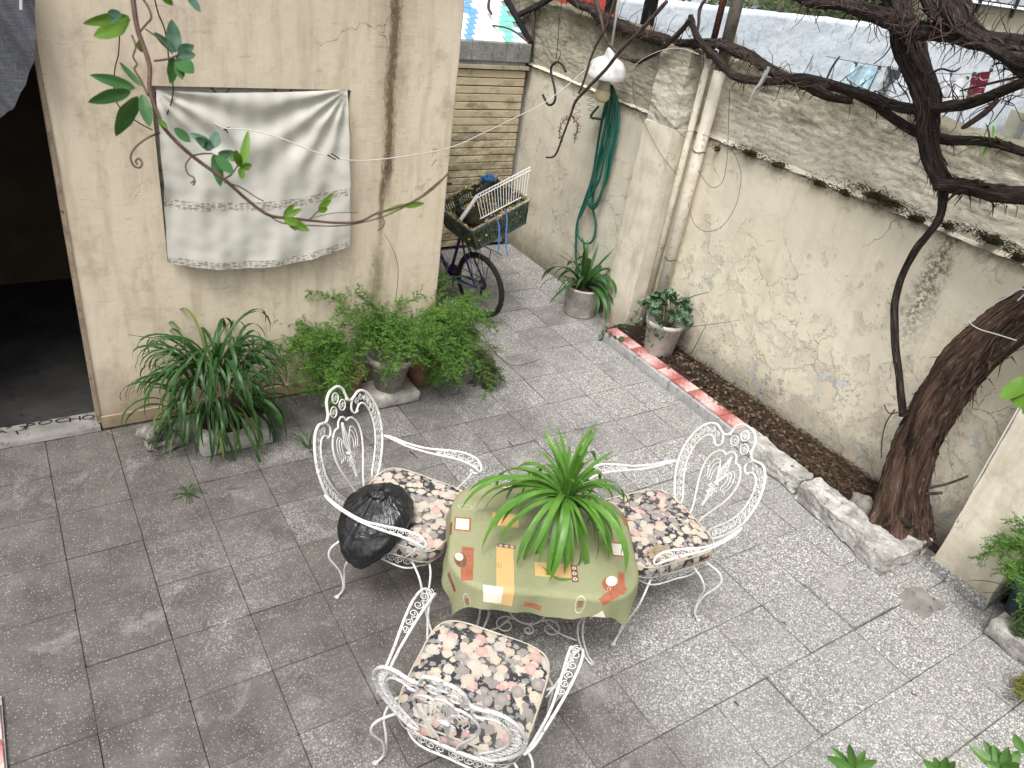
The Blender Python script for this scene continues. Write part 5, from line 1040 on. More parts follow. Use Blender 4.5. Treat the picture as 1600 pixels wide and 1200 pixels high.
def disc_leaf(name, r, m):
    mb = MB(); vs_ = [(0, 0, 0)]; n = 12
    for k in range(n): a = 2*PI*k/n; q = r*(1+.06*math.sin(a*2))*(.72 if k == 0 else 1); vs_ += [(q*.55*math.cos(a)-0, q*.55*math.sin(a), .10*r), (q*math.cos(a), q*math.sin(a), -.12*r)]
    fs = []
    for k in range(n): l = (k+1) % n; fs += [(0, 1+2*k, 1+2*l), (1+2*k, 2+2*k, 2+2*l, 1+2*l)]
    return mb.add(vs_, fs).mesh(name, m, True)
dl = [disc_leaf('leaf', r, M['pilea']) for r in (.032, .040, .048)]; random.seed(8)
def put_leaf(parent, me, p, tilt=.6, s=1):
    o = link('leaf', me, parent); o.location = Vector(p)-wloc(parent); o.rotation_euler = (random.gauss(-.1, tilt), random.gauss(-.45, tilt), random.uniform(0, 2*PI)); o.scale = (s, s, s)
mbs = MB()
for k in range(86):
    a = random.uniform(0, 2*PI); r = .25*math.sqrt(random.random()); h = .40+.19*(1-(r/.26)**2)+random.uniform(-.06, .05); p = bk+Vector((-.03+r*math.cos(a), .02+r*math.sin(a), h)); put_leaf(pb_, random.choice(dl), p); mbs.tube([bk+Vector((r*.3*math.cos(a), r*.3*math.sin(a), .29)), bk+Vector((r*.8*math.cos(a), r*.8*math.sin(a), h*.85)), p], .002, 4)
for P_ in ([(1010, 490), (990, 505), (965, 510), (948, 512), (940, 525)], [(1018, 505), (1012, 525), (1020, 540)], [(1000, 480), (988, 500), (972, 530), (955, 520)], [(1030, 500), (1038, 520), (1032, 530), (1024, 515)]):
    pts = [at(x, y, 0, 4.74-.03*i*(1 if P_[0][0] < 1012 else 0)) for i, (x, y) in enumerate(P_)]; mbs.tube(smooth_path(pts, 4), .002, 4)
    for q in smooth_path(pts, 2)[1::1]: put_leaf(pb_, dl[0], q+Vector((-.01, 0, 0)), .8, random.uniform(.6, .95))
mbs.build('trailing_stems', M['fern_grey'], pb_)
twig('twig', 'two thin canes crossing beside the white bucket', [at(1059, 532, 0, 5.1), at(1064, 518, 0, 5.1), at(1078, 511, 0, 5.08), at(1110, 507, 0, 5.06), at(1157, 500, 0, 5.05)], .005, M['twig'])
twig('twig', 'dark cane leaning up from the soil right of the bucket', [at(1075, 562, 0, 5.1), at(1092, 530, 0, 5.08), at(1108, 498, 0, 5.06)], .005, M['twig'])
twig('twig', 'curved green stem sticking out right of the round-leaved plant', [at(1068, 470, 0, 4.95), at(1085, 462, 0, 4.95), at(1108, 457, 0, 4.95)], .006, M['fern_grey'])
# slate blue pot with a terracotta pot inside, right edge
bp = Vector((5.03, .90, 0)); pd = thing('plant_pot', 'slate blue plastic pot holding a small terracotta pot at the right edge', 'pot', bp)
MB().lathe([(.135, 0), (.14, .01), (.175, .24), (.19, .245), (.19, .285), (.178, .285), (.168, .22), (0, .19)], 32, bp).build('blue_pot', M['bluepot'], pd, True)
MB().lathe([(.06, .16), (.075, .30), (.085, .30), (.085, .335), (.07, .335), (.0, .30)], 24, bp+Vector((.04, -.01, 0))).build('terracotta_pot', M['terra'], pd, True)
MB().lathe([(.168, .0), (.0, .01)], 20, bp+Vector((0, 0, .20)), cap=False).build('soil', M['soil'], pd, True)
gl = [strap_mesh('leaf', .40, .008, (1.0-.25*k, -.6, 1.3), M['leaf_dark'], k) for k in range(4)]; rosette(pd, bp+Vector((-.05, 0, .22)), gl, 16, .02, .09, 6, (.5, 1.1))
fr_ = thing('asparagus_fern', 'wispy asparagus fern reaching in from the right edge above the blue pot', 'potted plant', (5.08, .98, .3))
MB().lathe([(.12, 0), (.15, .45), (.16, .45), (.16, .50), (.0, .48)], 24, (4.80, .66, .02)).build('pot', M['terra'], fr_, True)
fern(fr_, (4.78, .86, .55), dict(n=16, az=(1.2, 3.4), L=(.26, .46), rise=(.6, 1.4), droop=(.6, 1.7)), 41, M['fern'], dens=1.1, br=.10)
fy = thing('asparagus_fern', 'small yellowish fern tuft hanging over the kerb at the right edge', 'plant', (4.85, .62, .1))
fern(fy, (4.50, .48, .12), dict(n=12, az=(2.2, 4.2), L=(.12, .24), rise=(.2, 1.2), droop=(.8, 2.2)), 43, leafm('yellowing needles', (.16, .17, .03), (.24, .24, .06), .6), dens=1.1, br=.06)
fern(fy, (4.86, .88, .16), dict(n=7, az=(2.2, 4.2), L=(.10, .2), rise=(.2, 1.2), droop=(.8, 2.2)), 45, M['fern_grey'], 'side_foliage', dens=1.1, br=.06)
# tufts and moss on the wall ledge
def tuft(label, px, py, X, n, L, seed, m):
    t = thing('wall_tuft', label, 'plant', at(px, py, 0, X)); mb = MB(); random.seed(seed); c = at(px, py, 0, X)
    for _ in range(n):
        p = c+Vector((random.uniform(-.03, .0), random.gauss(0, L*1.6), random.gauss(0, .015))); a = random.uniform(0, 2*PI); e = p+Vector((-abs(math.cos(a)), math.sin(a), random.uniform(-.9, .9))).normalized()*L*random.uniform(.3, 1); mb.tube([p, p.lerp(e, .5)+Vector((0, 0, L*.12)), e], .0022, 3, cap=False)
    rock(mb, c+Vector((.03, 0, -.02)), (.08, L*(1.0+(seed*7 % 5)*.45), .035), seed, 14, amp=.9); o = mb.build('clump', m, t); o['kind'] = 'stuff'; return t
tuft('dark dry moss clump on the ledge just right of the pipes', 1170, 236, 5.14, 120, .06, 1, M['moss']); tuft('long mossy clump along the middle of the wall ledge', 1378, 308, 5.14, 220, .09, 2, M['moss']); tuft('mossy clump on the ledge near the right edge', 1550, 372, 5.14, 160, .07, 3, M['moss'])
at_ = thing('air_plant', 'small spiky green plant sitting on the vine branch over the wall', 'plant', at(1548, 232, 0, 4.95)); rosette(at_, at(1548, 232, 0, 4.95), [strap_mesh('leaf', .16, .010, (1.2-.35*k, .3-.4*k, 1.1), M['leaf'], k) for k in range(4)], 26, .01, .02, 9)
for k_, (a_, b_, c_) in enumerate(((1120, 229, 30), (1215, 254, 60), (1280, 283, 80), (1320, 298, 60), (1430, 338, 90), (1480, 350, 70), (1590, 398, 80))):
    tuft(('thin moss line on the ledge touching the thick pipe', 'sparse moss on the ledge below the tied plastic strip', 'scattered dark moss left of the long mossy clump', 'short dark tuft joining the left end of the long mossy clump', 'sparse moss right of the long mossy clump', 'moss on the ledge behind the hanging thin vine limb', 'moss at the far right end of the ledge')[k_], a_, b_, 5.15, c_, .035+.01*(k_ % 2), 20+k_, M['moss'])
# ============================================================ GRAPE VINE
vine = thing('grape_vine', 'old shaggy grape vine with a thick red brown trunk and branches over the wall', 'tree', (4.95, 1.85, 0))
def pxr(p): return FPX/((Vector(p)-Vector((0, 0, CAMZ))).dot(Vector((ROT[0, 2], ROT[1, 2], ROT[2, 2]))))
shr = MB()
for k_, (a_, b_, l_) in enumerate((((1424, 1083), (1433, 1088), 'short dark stick on the pale tiles at the lower right'), ((1222, 972), (1228, 976), 'tiny twig lying on the tiles right of the right chair'), ((1148, 1096), (1155, 1104), 'bit of bark lying on the tile edge right of the foreground chair'), ((640, 705), (652, 716), 'small stick lying on the tiles behind the left chair'), ((795, 690), (803, 700), 'sliver of bark on the tiles behind the table plant'))): twig('twig', l_, [at(*a_, 2, .006), at((a_[0]+b_[0])/2, (a_[1]+b_[1])/2-1, 2, .012), at(*b_, 2, .006)], .005, M['twig'])
def branch(name, P_, X, seed, m='bark', n=14, k=8, ridges=5, amp=.16, shred=30, sl=.06, tips=True):
    pts = []; rs = []
    for i, (x, y, r) in enumerate(P_):
        XX = X[0]+(X[1]-X[0])*i/(len(P_)-1) if isinstance(X, tuple) else X
        p = at(x, y, 0, XX); pts.append(p); rs.append(r*.84/pxr(p))
    sp_ = smooth_path(pts, k); sr = srad(rs, k); rnd = random.Random(seed)
    Ls_ = [0]
    for i in range(1, len(sp_)): Ls_.append(Ls_[-1]+(sp_[i]-sp_[i-1]).length)
    sp_ = [p+Vector((nz(Ls_[i]*3, seed), nz(Ls_[i]*3, seed+9), nz(Ls_[i]*3, seed+5)))*min(sr[i], .05)*.5 for i, p in enumerate(sp_)]
    def lump(a, L):
        tw = L*1.2; b = a+tw; return 1+amp*1.3*nz(math.cos(b)*1.1+seed, math.sin(b)*1.1, L*1.6)+amp*1.0*nz(math.cos(b)*ridges*.5, math.sin(b)*ridges*.5, L*.9+seed)-amp*1.1*abs(nz(math.cos(b)*ridges, math.sin(b)*ridges, L*1.4+seed+4))+.05*nz(math.cos(b)*12, math.sin(b)*12, L*3)
    MB().tube(sp_, sr, n, lump=lump).build(name, M[m], vine, True)
    for _ in range(shred):
        i = rnd.randrange(1, len(sp_)-1); d = (sp_[i+1]-sp_[i]).normalized()*rnd.choice((-1, 1)); o_ = (Matrix.Rotation(rnd.uniform(0, 2*PI), 3, d)@d.orthogonal().normalized()); p = sp_[i]+o_*sr[i]*.93; L = sl*rnd.uniform(.5, 1.5)
        q = p+d*L*.5+o_*L*.16; e = q+d*L*.30+o_*L*rnd.uniform(.1, .6)+Vector((0, 0, -L*.5)); w = d.cross(o_)*L*rnd.uniform(.04, .14); shr.add([p-w, p+w, q+w*.9, q-w*.9, e, ], [(0, 1, 2, 3), (3, 2, 4)])
    return sp_, sr
branch('trunk', [(1402, 832, 62), (1406, 802, 52), (1414, 757, 38), (1424, 705, 34), (1447, 648, 37), (1480, 597, 38), (1518, 548, 35), (1556, 512, 31), (1600, 476, 27), (1655, 440, 26), (1720, 385, 25), (1775, 305, 23), (1790, 220, 22), (1760, 150, 22), (1705, 118, 20)], (4.93, 4.70), 1, 'bark_red', 72, 8, 5, .26, 170, .07)
branch('trunk', [(1430, 825, 28), (1436, 762, 18), (1450, 703, 17), (1475, 650, 21), (1507, 602, 22), (1545, 560, 21), (1590, 525, 19), (1650, 488, 18)], (4.98, 4.80), 7, 'bark_red', 48, 8, 5, .24, 130, .08)
branch('root', [(1412, 800, 30), (1385, 812, 18), (1362, 800, 9), (1350, 790, 4)], (4.86, 4.80), 2, 'bark', 14, 6, shred=10)
branch('root', [(1400, 790, 26), (1375, 775, 14), (1355, 770, 6)], (4.93, 4.90), 3, 'bark', 14, 6, shred=10)
branch('limb', [(1411, 650, 8), (1411, 638, 7.5), (1407, 597, 7), (1400, 553, 7), (1398, 510, 7.2), (1398, 471, 7), (1411, 428, 6.5), (1433, 388, 7), (1449, 368, 6.5), (1469, 336, 7), (1474, 298, 9)], 4.93, 4, 'bark', 12, 6, shred=6, amp=.10, sl=.03)
branch('old_stem', [(1395, -40, 24), (1402, 10, 24), (1416, 65, 23), (1434, 112, 23), (1446, 154, 23), (1449, 188, 20), (1453, 224, 18), (1463, 259, 18), (1476, 292, 18)], (4.75, 4.90), 5, 'bark', 26, 12, 7, .22, 150, .07)
branch('limb', [(1440, 60, 8), (1450, 105, 9), (1460, 150, 8), (1462, 180, 6)], 4.86, 6, 'bark', 12, 8, shred=10)
branch('limb', [(1470, 288, 16), (1509, 294, 14), (1558, 301, 16), (1600, 306, 18), (1670, 312, 20), (1735, 325, 18), (1782, 310, 16)], (4.88, 4.75), 8, 'bark', 20, 12, 6, .2, 110, .08)
branch('limb', [(1079, 24, 5), (1084, 46, 6.5), (1098, 70, 7), (1127, 99, 8), (1149, 120, 7.5), (1190, 127, 7), (1250, 122, 8), (1306, 136, 9), (1355, 154, 9), (1390, 182, 9), (1435, 206, 10), (1477, 217, 9), (1547, 224, 8), (1600, 238, 8), (1660, 262, 8), (1730, 300, 8), (1770, 312, 8)], 4.92, 10, 'bark', 14, 10, 5, .2, 170, .05)
branch('limb', [(1079, 30, 5), (1066, 47, 5), (1039, 72, 5), (1021, 85, 4.5), (994, 96, 4), (970, 86, 2.5)], 4.9, 11, 'bark', 10, 8, shred=20, sl=.04)
branch('limb', [(880, -12, 7), (905, 6, 8), (924, 16, 9), (941, 27, 10), (965, 37, 10), (998, 52, 10), (1041, 64, 10), (1075, 68, 9), (1111, 70, 9), (1136, 73, 10), (1156, 81, 11), (1187, 97, 10), (1221, 118, 9), (1255, 134, 9), (1290, 148, 9), (1330, 158, 7)], 5.02, 12, 'bark', 16, 10, 5, .2, 260, .06)
branch('limb', [(803, 28, 5), (826, 16, 6), (850, 2, 6), (880, -14, 6)], 5.02, 13, 'bark', 10, 8, shred=20)
branch('limb', [(1300, 130, 6), (1355, 148, 9), (1407, 168, 10), (1477, 167, 10), (1530, 157, 10), (1600, 128, 11), (1660, 108, 11), (1720, 115, 12), (1765, 150, 12)], (4.86, 4.7), 14, 'bark', 16, 12, 6, .18, 110, .05)
branch('limb', [(1230, -14, 10), (1264, 0, 12), (1320, 10, 13), (1372, 24, 16), (1425, 45, 18), (1477, 52, 18), (1530, 60, 17), (1600, 72, 16), (1660, 88, 16), (1715, 108, 16)], (4.7, 4.5), 15, 'bark', 22, 12, 7, .2, 180, .06)
branch('limb', [(1488, -20, 26), (1496, 20, 28), (1510, 45, 20), (1545, 72, 15), (1579, 90, 17), (1610, 105, 22), (1660, 116, 20), (1715, 118, 20)], (4.6, 4.45), 16, 'bark', 24, 12, 7, .22, 150, .06)
branch('limb', [(1440, -20, 12), (1460, 20, 10), (1490, 40, 9)], 4.55, 17, 'bark', 14, 8, shred=30)
branch('knot', [(1570, 82, 8), (1590, 92, 19), (1612, 98, 20), (1640, 100, 12)], 4.42, 19, 'bark', 20, 8, 7, .25, 30)
shr.build('bark_shreds', M['shred'], vine)['kind'] = 'stuff'
tws = [([(1042, 2, 4), (1004, 45, 4), (970, 79, 3.6), (945, 110, 3.4), (921, 135, 3.2), (900, 158, 2.8), (892, 180, 2.2), (878, 216, 2), (867, 243, 2), (853, 246, 1.5)], 4.6), ([(962, -5, 2.8), (948, 40, 2.8), (928, 79, 2.4), (912, 126, 2.2), (904, 146, 2)], 4.62), ([(930, -5, 4), (939, 29, 3.4), (948, 63, 3), (970, 88, 2.8), (985, 94, 2.5)], 4.7),
 ([(1105, -5, 3), (1093, 15, 3.5), (1091, 38, 3), (1088, 55, 2.5)], 4.9), ([(1291, 125, 2), (1300, 105, 2.2), (1312, 88, 1.5)], 4.9), ([(1450, 118, 3), (1470, 108, 2), (1490, 112, 2), (1502, 105, 1)], 4.8), ([(1500, 142, 1.5), (1540, 132, 2.5), (1600, 118, 3)], 4.7), ([(1560, 155, 5), (1540, 175, 6), (1510, 196, 5), (1502, 200, 2)], 4.75),
 ([(1390, 15, 1.5), (1395, 60, 1.5), (1383, 85, 1.2), (1365, 100, 1)], 4.8), ([(1472, 770, 3.2), (1440, 772, 3), (1448, 764, 3), (1480, 756, 2.6), (1512, 744, 2.2)], 4.95), ([(1398, 640, 1.4), (1384, 662, 1.4), (1378, 690, 1.2), (1377, 715, 1)], 4.93), ([(1411, 642, 1.3), (1390, 646, 1.2), (1381, 632, 1)], 4.9), ([(836, 14, 3.5), (833, 45, 3.5), (831, 80, 3)], 5.03)]
for i, (P_, X_) in enumerate(tws): branch('twig', P_, X_, 40+i, 'twig', 7, 5, 3, .06, 0)
for i, (P_, X_) in enumerate((([(747, -5, 1.6), (748, 37, 1.6), (760, 40, 1.8), (778, 41, 1.6), (802, 48, 1.6), (826, 67, 1.4)], 4.6), ([(765, -5, 2.5), (763, 12, 3), (768, 22, 2)], 4.6))): branch('twig', P_, X_, 70+i, 'twig', 7, 5, 3, .06, 0)
random.seed(77); mb = MB()
for (x0, y0, x1, y1, X_) in ((1260, 0, 1600, 70, 4.6), (900, 10, 1250, 130, 4.95), (1200, 125, 1600, 165, 4.85), (1400, 0, 1600, 100, 4.5)):
    for _ in range(70):
        t = random.random(); p = at(x0+(x1-x0)*t, y0+(y1-y0)*t, 0, X_); P_ = [p]
        d = Vector((random.gauss(0, .3), random.gauss(0, 1), random.gauss(.2, 1))).normalized()
        for q in range(3): d = (d+Vector((random.gauss(0, .4), random.gauss(0, .4), random.gauss(0, .4)))).normalized(); P_.append(P_[-1]+d*random.uniform(.04, .10))
        mb.tube(P_, [.004, .003, .0025, .0015], 4, cap=False)
mb.build('fine_twigs', M['twig'], vine)['kind'] = 'stuff'
mb = MB(); c = at(886, 200, 0, 4.58); random.seed(6)
for s in (-1, 1):
    P_ = [at(x, y, 0, 4.58) for x, y in (((893, 182), (880, 190), (874, 205), (878, 220)) if s < 0 else ((893, 182), (902, 192), (902, 205), (897, 218)))]; pth = smooth_path(P_, 5); mb.tube(pth, .003, 4)
    for p in pth:
        for _ in range(3): e = p+Vector((random.gauss(0, .3), random.gauss(0, 1), random.gauss(0, 1))).normalized()*.03; mb.tube([p, e], .0022, 3); rock(mb, e, (.009, .009, .009), 1, 3, amp=0)
mb.build('dry_grape_stalk', M['twig'], vine)
mb = MB()
for (x0, y0, n_, L_) in ((921, 135, 60, 40), (900, 140, 50, 45), (930, 68, 30, 18)): mb.tube([at(x0+5*math.sin(i*.55)+i*.05, y0+L_*i/n_, 0, 4.55+.03*math.cos(i*.55)) for i in range(n_)], .0022, 4, cap=False)
mb.build('tendrils', M['twig'], vine)['kind'] = 'stuff'
tie = thing('twine', 'grey twine tied round the thick vine trunk', 'twine', at(1545, 500, 0, 4.6)); MB().tube(smooth_path([at(x, y, 0, 4.50) for x, y in ((1514, 500), (1518, 507), (1532, 515), (1556, 522), (1588, 532))], 5), .0035, 6).build('loop', M['twine'], tie)
MB().tube(smooth_path([at(x, y, 0, 4.50) for x, y in ((1566, 468), (1580, 460), (1592, 452), (1604, 455), (1590, 470))], 5), .004, 5).build('pale_strip', M['twine'], tie)
stn = thing('stone', 'wedge of stone leaning by the foot of the vine trunk', 'stone', at(1350, 790, 2, .12)); rock(MB(), at(1352, 790, 2, .17), (.10, .20, .13), 5, 10, .3, .4).build('boulder', M['rubble'], stn, True)
# ============================================================ BICYCLE AND CRATE
TB = Vector((math.cos(math.radians(103)), math.sin(math.radians(103)), 0)); WB = at(750, 446, 2, .335); LN = Vector((-.10, 0, .995)).normalized(); NB = TB.cross(LN).normalized(); UB = NB.cross(TB).normalized()
bike = thing('bicycle', 'indigo bicycle behind the house corner, rear wheel with knobbly tyre in view', 'bicycle', (WB.x, WB.y, 0))
def BP(t, u, n=0): return WB+TB*t+UB*u+NB*n
def ringp(c, r, n=56): return [BP(c[0]+r*math.cos(2*PI*i/n), c[1]+r*math.sin(2*PI*i/n)) for i in range(n)]
for wi, (ct, cu) in enumerate(((0, 0), (1.05, 0))):
    mb = MB(); mb.tube(ringp((ct, cu), .305), .024, 8, closed=True)
    for i in range(72):
        for s in (-1, 0, 1):
            a = 2*PI*(i+(.5 if s else 0))/72; c = BP(ct+.330*math.cos(a)-(0 if not s else .006*math.cos(a)), cu+.330*math.sin(a)-(0 if not s else .006*math.sin(a)), s*.015); rock(mb, c, (.013, .013, .013), 1, 2, amp=0)
    whl = mb.build('wheel', M['rubber'], bike); MB().tube(ringp((ct, cu), .278), .009, 6, closed=True).build('rim', M['steel'], whl, True)
    mb = MB()
    for i in range(32): a = 2*PI*i/32; s = 1 if i % 2 else -1; b = a+s*.9*(1 if i % 4 < 2 else -1); mb.tube([BP(ct+.02*math.cos(b), cu+.02*math.sin(b), s*.028), BP(ct+.275*math.cos(a), cu+.275*math.sin(a))], .0013, 3, cap=False)
    mb.build('spokes', M['steel'], whl)
    mb = MB(); mb.tube([BP(ct, cu, -.05), BP(ct, cu, .05)], .016, 8); mb.build('hub', M['steel'], whl)
mb = MB()
for k in range(6): mb.tube([BP(.0, 0, .030+.005*k), BP(0, 0, .032+.005*k)], .055-.005*k, 20)
mb.build('cassette', M['rubber'], bike); mb = MB()
mb.tube([BP(.03, -.03, .055), BP(.045, -.13, .06)], .012, 6); rock(mb, BP(.05, -.15, .06), (.03, .03, .03), 2, 5, amp=0); mb.build('derailleur', M['rubber'], bike)
BBk = (.44, -.06); mb = MB()
for s in (-1, 1): mb.tube([BP(0, 0, s*.06), BP(.38, -.05, s*.04), BP(*BBk, 0)], .011, 8); mb.tube([BP(0, 0, s*.06), BP(.18, .25, s*.045), BP(.30, .44, 0)], .010, 8)
mb.tube([BP(*BBk), BP(.27, .52)], .016, 10); mb.tube([BP(*BBk), BP(.93, .42)], .018, 10); mb.tube([BP(.30, .44), BP(.90, .50)], .016, 10); mb.tube([BP(.88, .56), BP(.96, .30)], .019, 10)
for s in (-1, 1): mb.tube([BP(.96, .30), BP(.985, .2, s*.05), BP(1.05, 0, s*.05)], .012, 8)
mb.build('frame', M['purple'], bike, True)
mb = MB(); mb.tube([BP(*BBk, .05), BP(BBk[0], BBk[1], .056)], .09, 24); mb.tube([BP(*BBk, .06), BP(BBk[0]+.04, BBk[1]-.17, .07)], .011, 6); mb.tube([BP(*BBk, -.05), BP(BBk[0]-.04, BBk[1]+.17, -.07)], .011, 6); mb.build('crankset', M['steel'], bike)
mb = MB(); mb.tube([BP(0, .05, .05), BP(.44, .03, .052)], .004, 4); mb.tube([BP(0, -.05, .05), BP(.44, -.15, .052)], .004, 4); mb.build('chain', M['rubber'], bike)
mb = MB(); mb.tube([BP(.27, .52), BP(.24, .62)], .013, 8); rock(mb, BP(.22, .64), (.16, .26, .07), 3, 8, amp=.1, rz=0); mb.build('saddle', M['rubber'], bike, True)
mb = MB(); mb.tube([BP(.88, .56), BP(.86, .68)], .012, 6); mb.tube(smooth_path([BP(.80, .70, -.30), BP(.88, .70, -.12), BP(.88, .70, .12), BP(.80, .70, .30)]), .012, 6); mb.build('handlebar', M['rubber'], bike)
mb = MB()
for s in (-1, 1): mb.tube([BP(0, 0, s*.065), BP(-.05, .38, s*.07)], .005, 5); mb.tube([BP(0, 0, s*.065), BP(.12, .38, s*.07)], .005, 5); mb.tube([BP(-.2, .38, s*.07), BP(.2, .38, s*.07)], .005, 5)
mb.build('luggage_rack', M['steel'], bike)
# crate
hr = Vector((ROT[0, 0], ROT[1, 0], 0)).normalized(); hf = Vector((ray(740, 340)[0], ray(740, 340)[1], 0)).normalized(); hr = Vector((hf.y, -hf.x, 0))
CA = dep(737, 361, 6.9); AB = hr*.49+hf*.26+Vector((0, 0, .27)); AL = -hr*.36+hf*.34+Vector((0, 0, .085)); CN = AB.cross(AL).normalized()
CD = -CN*.27; CD = CD+Vector((0, 0, -.03))
crate = thing('crate', 'paint-spattered dark green slotted crate tied on the bicycle carrier', 'crate', CA)
def pbox(mb, P_, e1, e2, e3):
    P_ = Vector(P_); v = [P_, P_+e1, P_+e1+e2, P_+e2]; v = v+[q+e3 for q in v]; mb.add(v, [(3, 2, 1, 0), (4, 5, 6, 7), (0, 1, 5, 4), (1, 2, 6, 5), (2, 3, 7, 6), (3, 0, 4, 7)])
for (S, E) in ((Vector((0, 0, 0)), AB), (Vector((0, 0, 0)), AL), (AB, AL), (AL, AB)):
    n_ = E.normalized().cross(CD.normalized())*.008; mb = MB(); ins = (AB+AL)*.5*.10
    def W(t, d): # point on the wall, tapering towards the floor of the crate
        p = CA+S+E*t; c = CA+(AB+AL)*.5; return p+CD*d+(c-p)*.12*d
    def seg(t0, t1, d0, d1):
        a, b, c, d = W(t0, d0), W(t1, d0), W(t1, d1), W(t0, d1); v = [a, b, c, d]+[q+n_ for q in (a, b, c, d)]; mb.add(v, [(3, 2, 1, 0), (4, 5, 6, 7), (0, 1, 5, 4), (1, 2, 6, 5), (2, 3, 7, 6), (3, 0, 4, 7)])
    for d0, d1 in ((0, .20), (.46, .56), (.86, 1.0)): seg(0, 1, d0, d1)
    nb = int(E.length/.024)
    for k in range(nb): t = k/nb; seg(t, t+.5/nb, .20, .46); seg(t, t+.5/nb, .56, .86)
    for t in (0, .3, .62, .94): seg(t, t+.06, .2, .86)
    mb.build('side_panel', M['crate'], crate)
mb = MB()
for (S, E) in ((Vector((0, 0, 0)), AB), (Vector((0, 0, 0)), AL), (AB, AL), (AL, AB)): mb.tube([CA+S-CD*.01, CA+S+E-CD*.01], .013, 6)
mb.build('rim', M['crate_rim'], crate); mb = MB(); c4 = [CA+CD*1.0+v*.88+(AB+AL)*.06 for v in (AB*0, AB, AB+AL, AL)]; mb.add(c4, [(0, 1, 2, 3)]); mb.build('crate_floor', M['crate'], crate)
deb = thing('garden_scraps', 'dry leaves and green scraps lying in the crate', 'scraps', CA); mb = MB(); mg = MB(); random.seed(3)
for k in range(900):
    a, b = random.random(), random.random(); edge = random.random() < .5
    if edge: a, b = random.choice(((0.02, b), (a, .02), (.98, b), (a, .98)))
    p = CA+AB*a+AL*b+CD*(random.uniform(-.04, .06) if edge else random.uniform(.35, .6)); d = Vector((random.gauss(0, 1), random.gauss(0, 1), random.gauss(0, 1))).normalized(); w = d.orthogonal().normalized(); l = random.uniform(.015, .04)
    (mb if random.random() < .55 else mg).add([p, p+d*l*.5+w*l*.3, p+d*l, p+d*l*.5-w*l*.3], [(0, 1, 2, 3)])
mb.build('dry_leaves', M['orangeleaf'], deb)['kind'] = 'stuff'; mg.build('green_scraps', M['fern_grey'], deb)['kind'] = 'stuff'
mb = MB(); rock(mb, CA+(AB+AL)*.5+CD*.72, (.42, .34, .16), 4, 12, amp=.4); mb.build('heap', M['moss'], deb, True)
rck = thing('wire_shelf', 'white coated wire shelf standing slanted in the crate', 'shelf rack', dep(790, 300, 6.95)); mb = MB()
T0, T1 = dep(742, 311, 6.80), dep(829, 266, 7.05); T2, T3 = dep(746, 304, 6.95), dep(829, 261, 7.2); B0, B1 = dep(750, 342, 6.85), dep(823, 304, 7.10)
for a, b, r in ((T0, T1, .006), (T2, T3, .006), (B0, B1, .006)): mb.tube([a, b], r, 6)
mb.build('rails', M['rackwhite'], rck)
for k in range(19):
    t = (k+.5)/19; MB().tube([B0.lerp(B1, t), T0.lerp(T1, t), T2.lerp(T3, t)], .0032, 5).build('wire_rung', M['rackwhite'], rck)
tub = thing('folded_umbrella', 'white and dark grey tube lying in the crate with a blue rag round its end', 'umbrella', dep(740, 315, 6.9)); MB().tube([dep(719, 344, 6.85), dep(746, 306, 6.98)], .018, 10).build('white_tube', M['rackwhite'], tub, True); MB().tube([dep(747, 305, 6.98), dep(765, 283, 7.05)], .026, 10).build('dark_tube', M['rubber'], tub, True)
mb = MB(); random.seed(12)
for k in range(5): rock(mb, dep(762+random.uniform(-4, 7), 279+random.uniform(-3, 5), 7.05), (.07, .06, .05), k, 7, amp=.6)
mb.build('blue_rag', M['blueplastic'], tub, True)
for i, (P_, lab) in enumerate(((((757, 342), (772, 339), (779, 350), (780, 375), (778, 395)), 'blue strap knotted over the front of the crate'), (((788, 325), (792, 340), (791, 365), (791, 385), (793, 400)), 'second blue strap hanging near the right end of the crate'))):
    s_ = thing('strap', lab, 'strap', dep(*P_[0], 6.8)); pth = smooth_path([dep(*q, 6.75) for q in P_], 5); MB().grid(2, len(pth)-1, lambda u, v: pth[int(round(v*(len(pth)-1)))]+hr*(u-.5)*.014).build('webbing', M['blueplastic'], s_)
# leafy plant between the bicycle and the house corner
hp_ = thing('potted_plant', 'dark narrow-leaved plant squeezed between the bicycle and the house corner', 'potted plant', (2.98, 5.5, 0)); MB().lathe([(.10, 0), (.14, .26), (.15, .30), (0, .28)], 20, (3.0, 5.55, 0)).build('pot', M['terra'], hp_, True)
rosette(hp_, Vector((3.0, 5.50, .36)), [strap_mesh('leaf', .42, .022, (1.4-.3*k, -.9, 1.1), M['leaf_dark'], k) for k in range(4)], 46, .25, .08, 61, (.6, 1.1))
# ============================================================ NEAR FOLIAGE
def lobe(mb, b, t, w, d, droop=0.0, seed=0, cup=.22):
    B_ = dep(b[0], b[1], d); rnd = random.Random(seed); T_ = dep(t[0], t[1], d+rnd.uniform(-.03, .03)*d); ax = T_-B_; L = ax.length; view = (B_-Vector((0, 0, CAMZ))).normalized(); sd_ = ax.cross(view).normalized(); nn_ = sd_.cross(ax).normalized(); W = w*d/FPX/2; tl_ = rnd.uniform(-.5, .5); sd_ = sd_*math.cos(tl_)+nn_*math.sin(tl_); nn_ = sd_.cross(ax).normalized()
    def f(u, v):
        ww = W*1.12*(math.sin(PI*min(1, v**.85*1.0))**.72 if 0 < v < 1 else .02); s = (u-.5)*2; return B_+ax*v+sd_*(ww*s)+nn_*(-cup*abs(s)*ww+.06*L*math.sin(PI*v))+nn_*(.10*ww*math.sin(v*14+seed)*abs(s))
    mb.grid(6, 12, f)
pv = thing('passion_vine', 'close passion vine stem arching across the upper left with palmate leaves', 'climbing plant', dep(259, 203, 1.25)); DV = 1.25
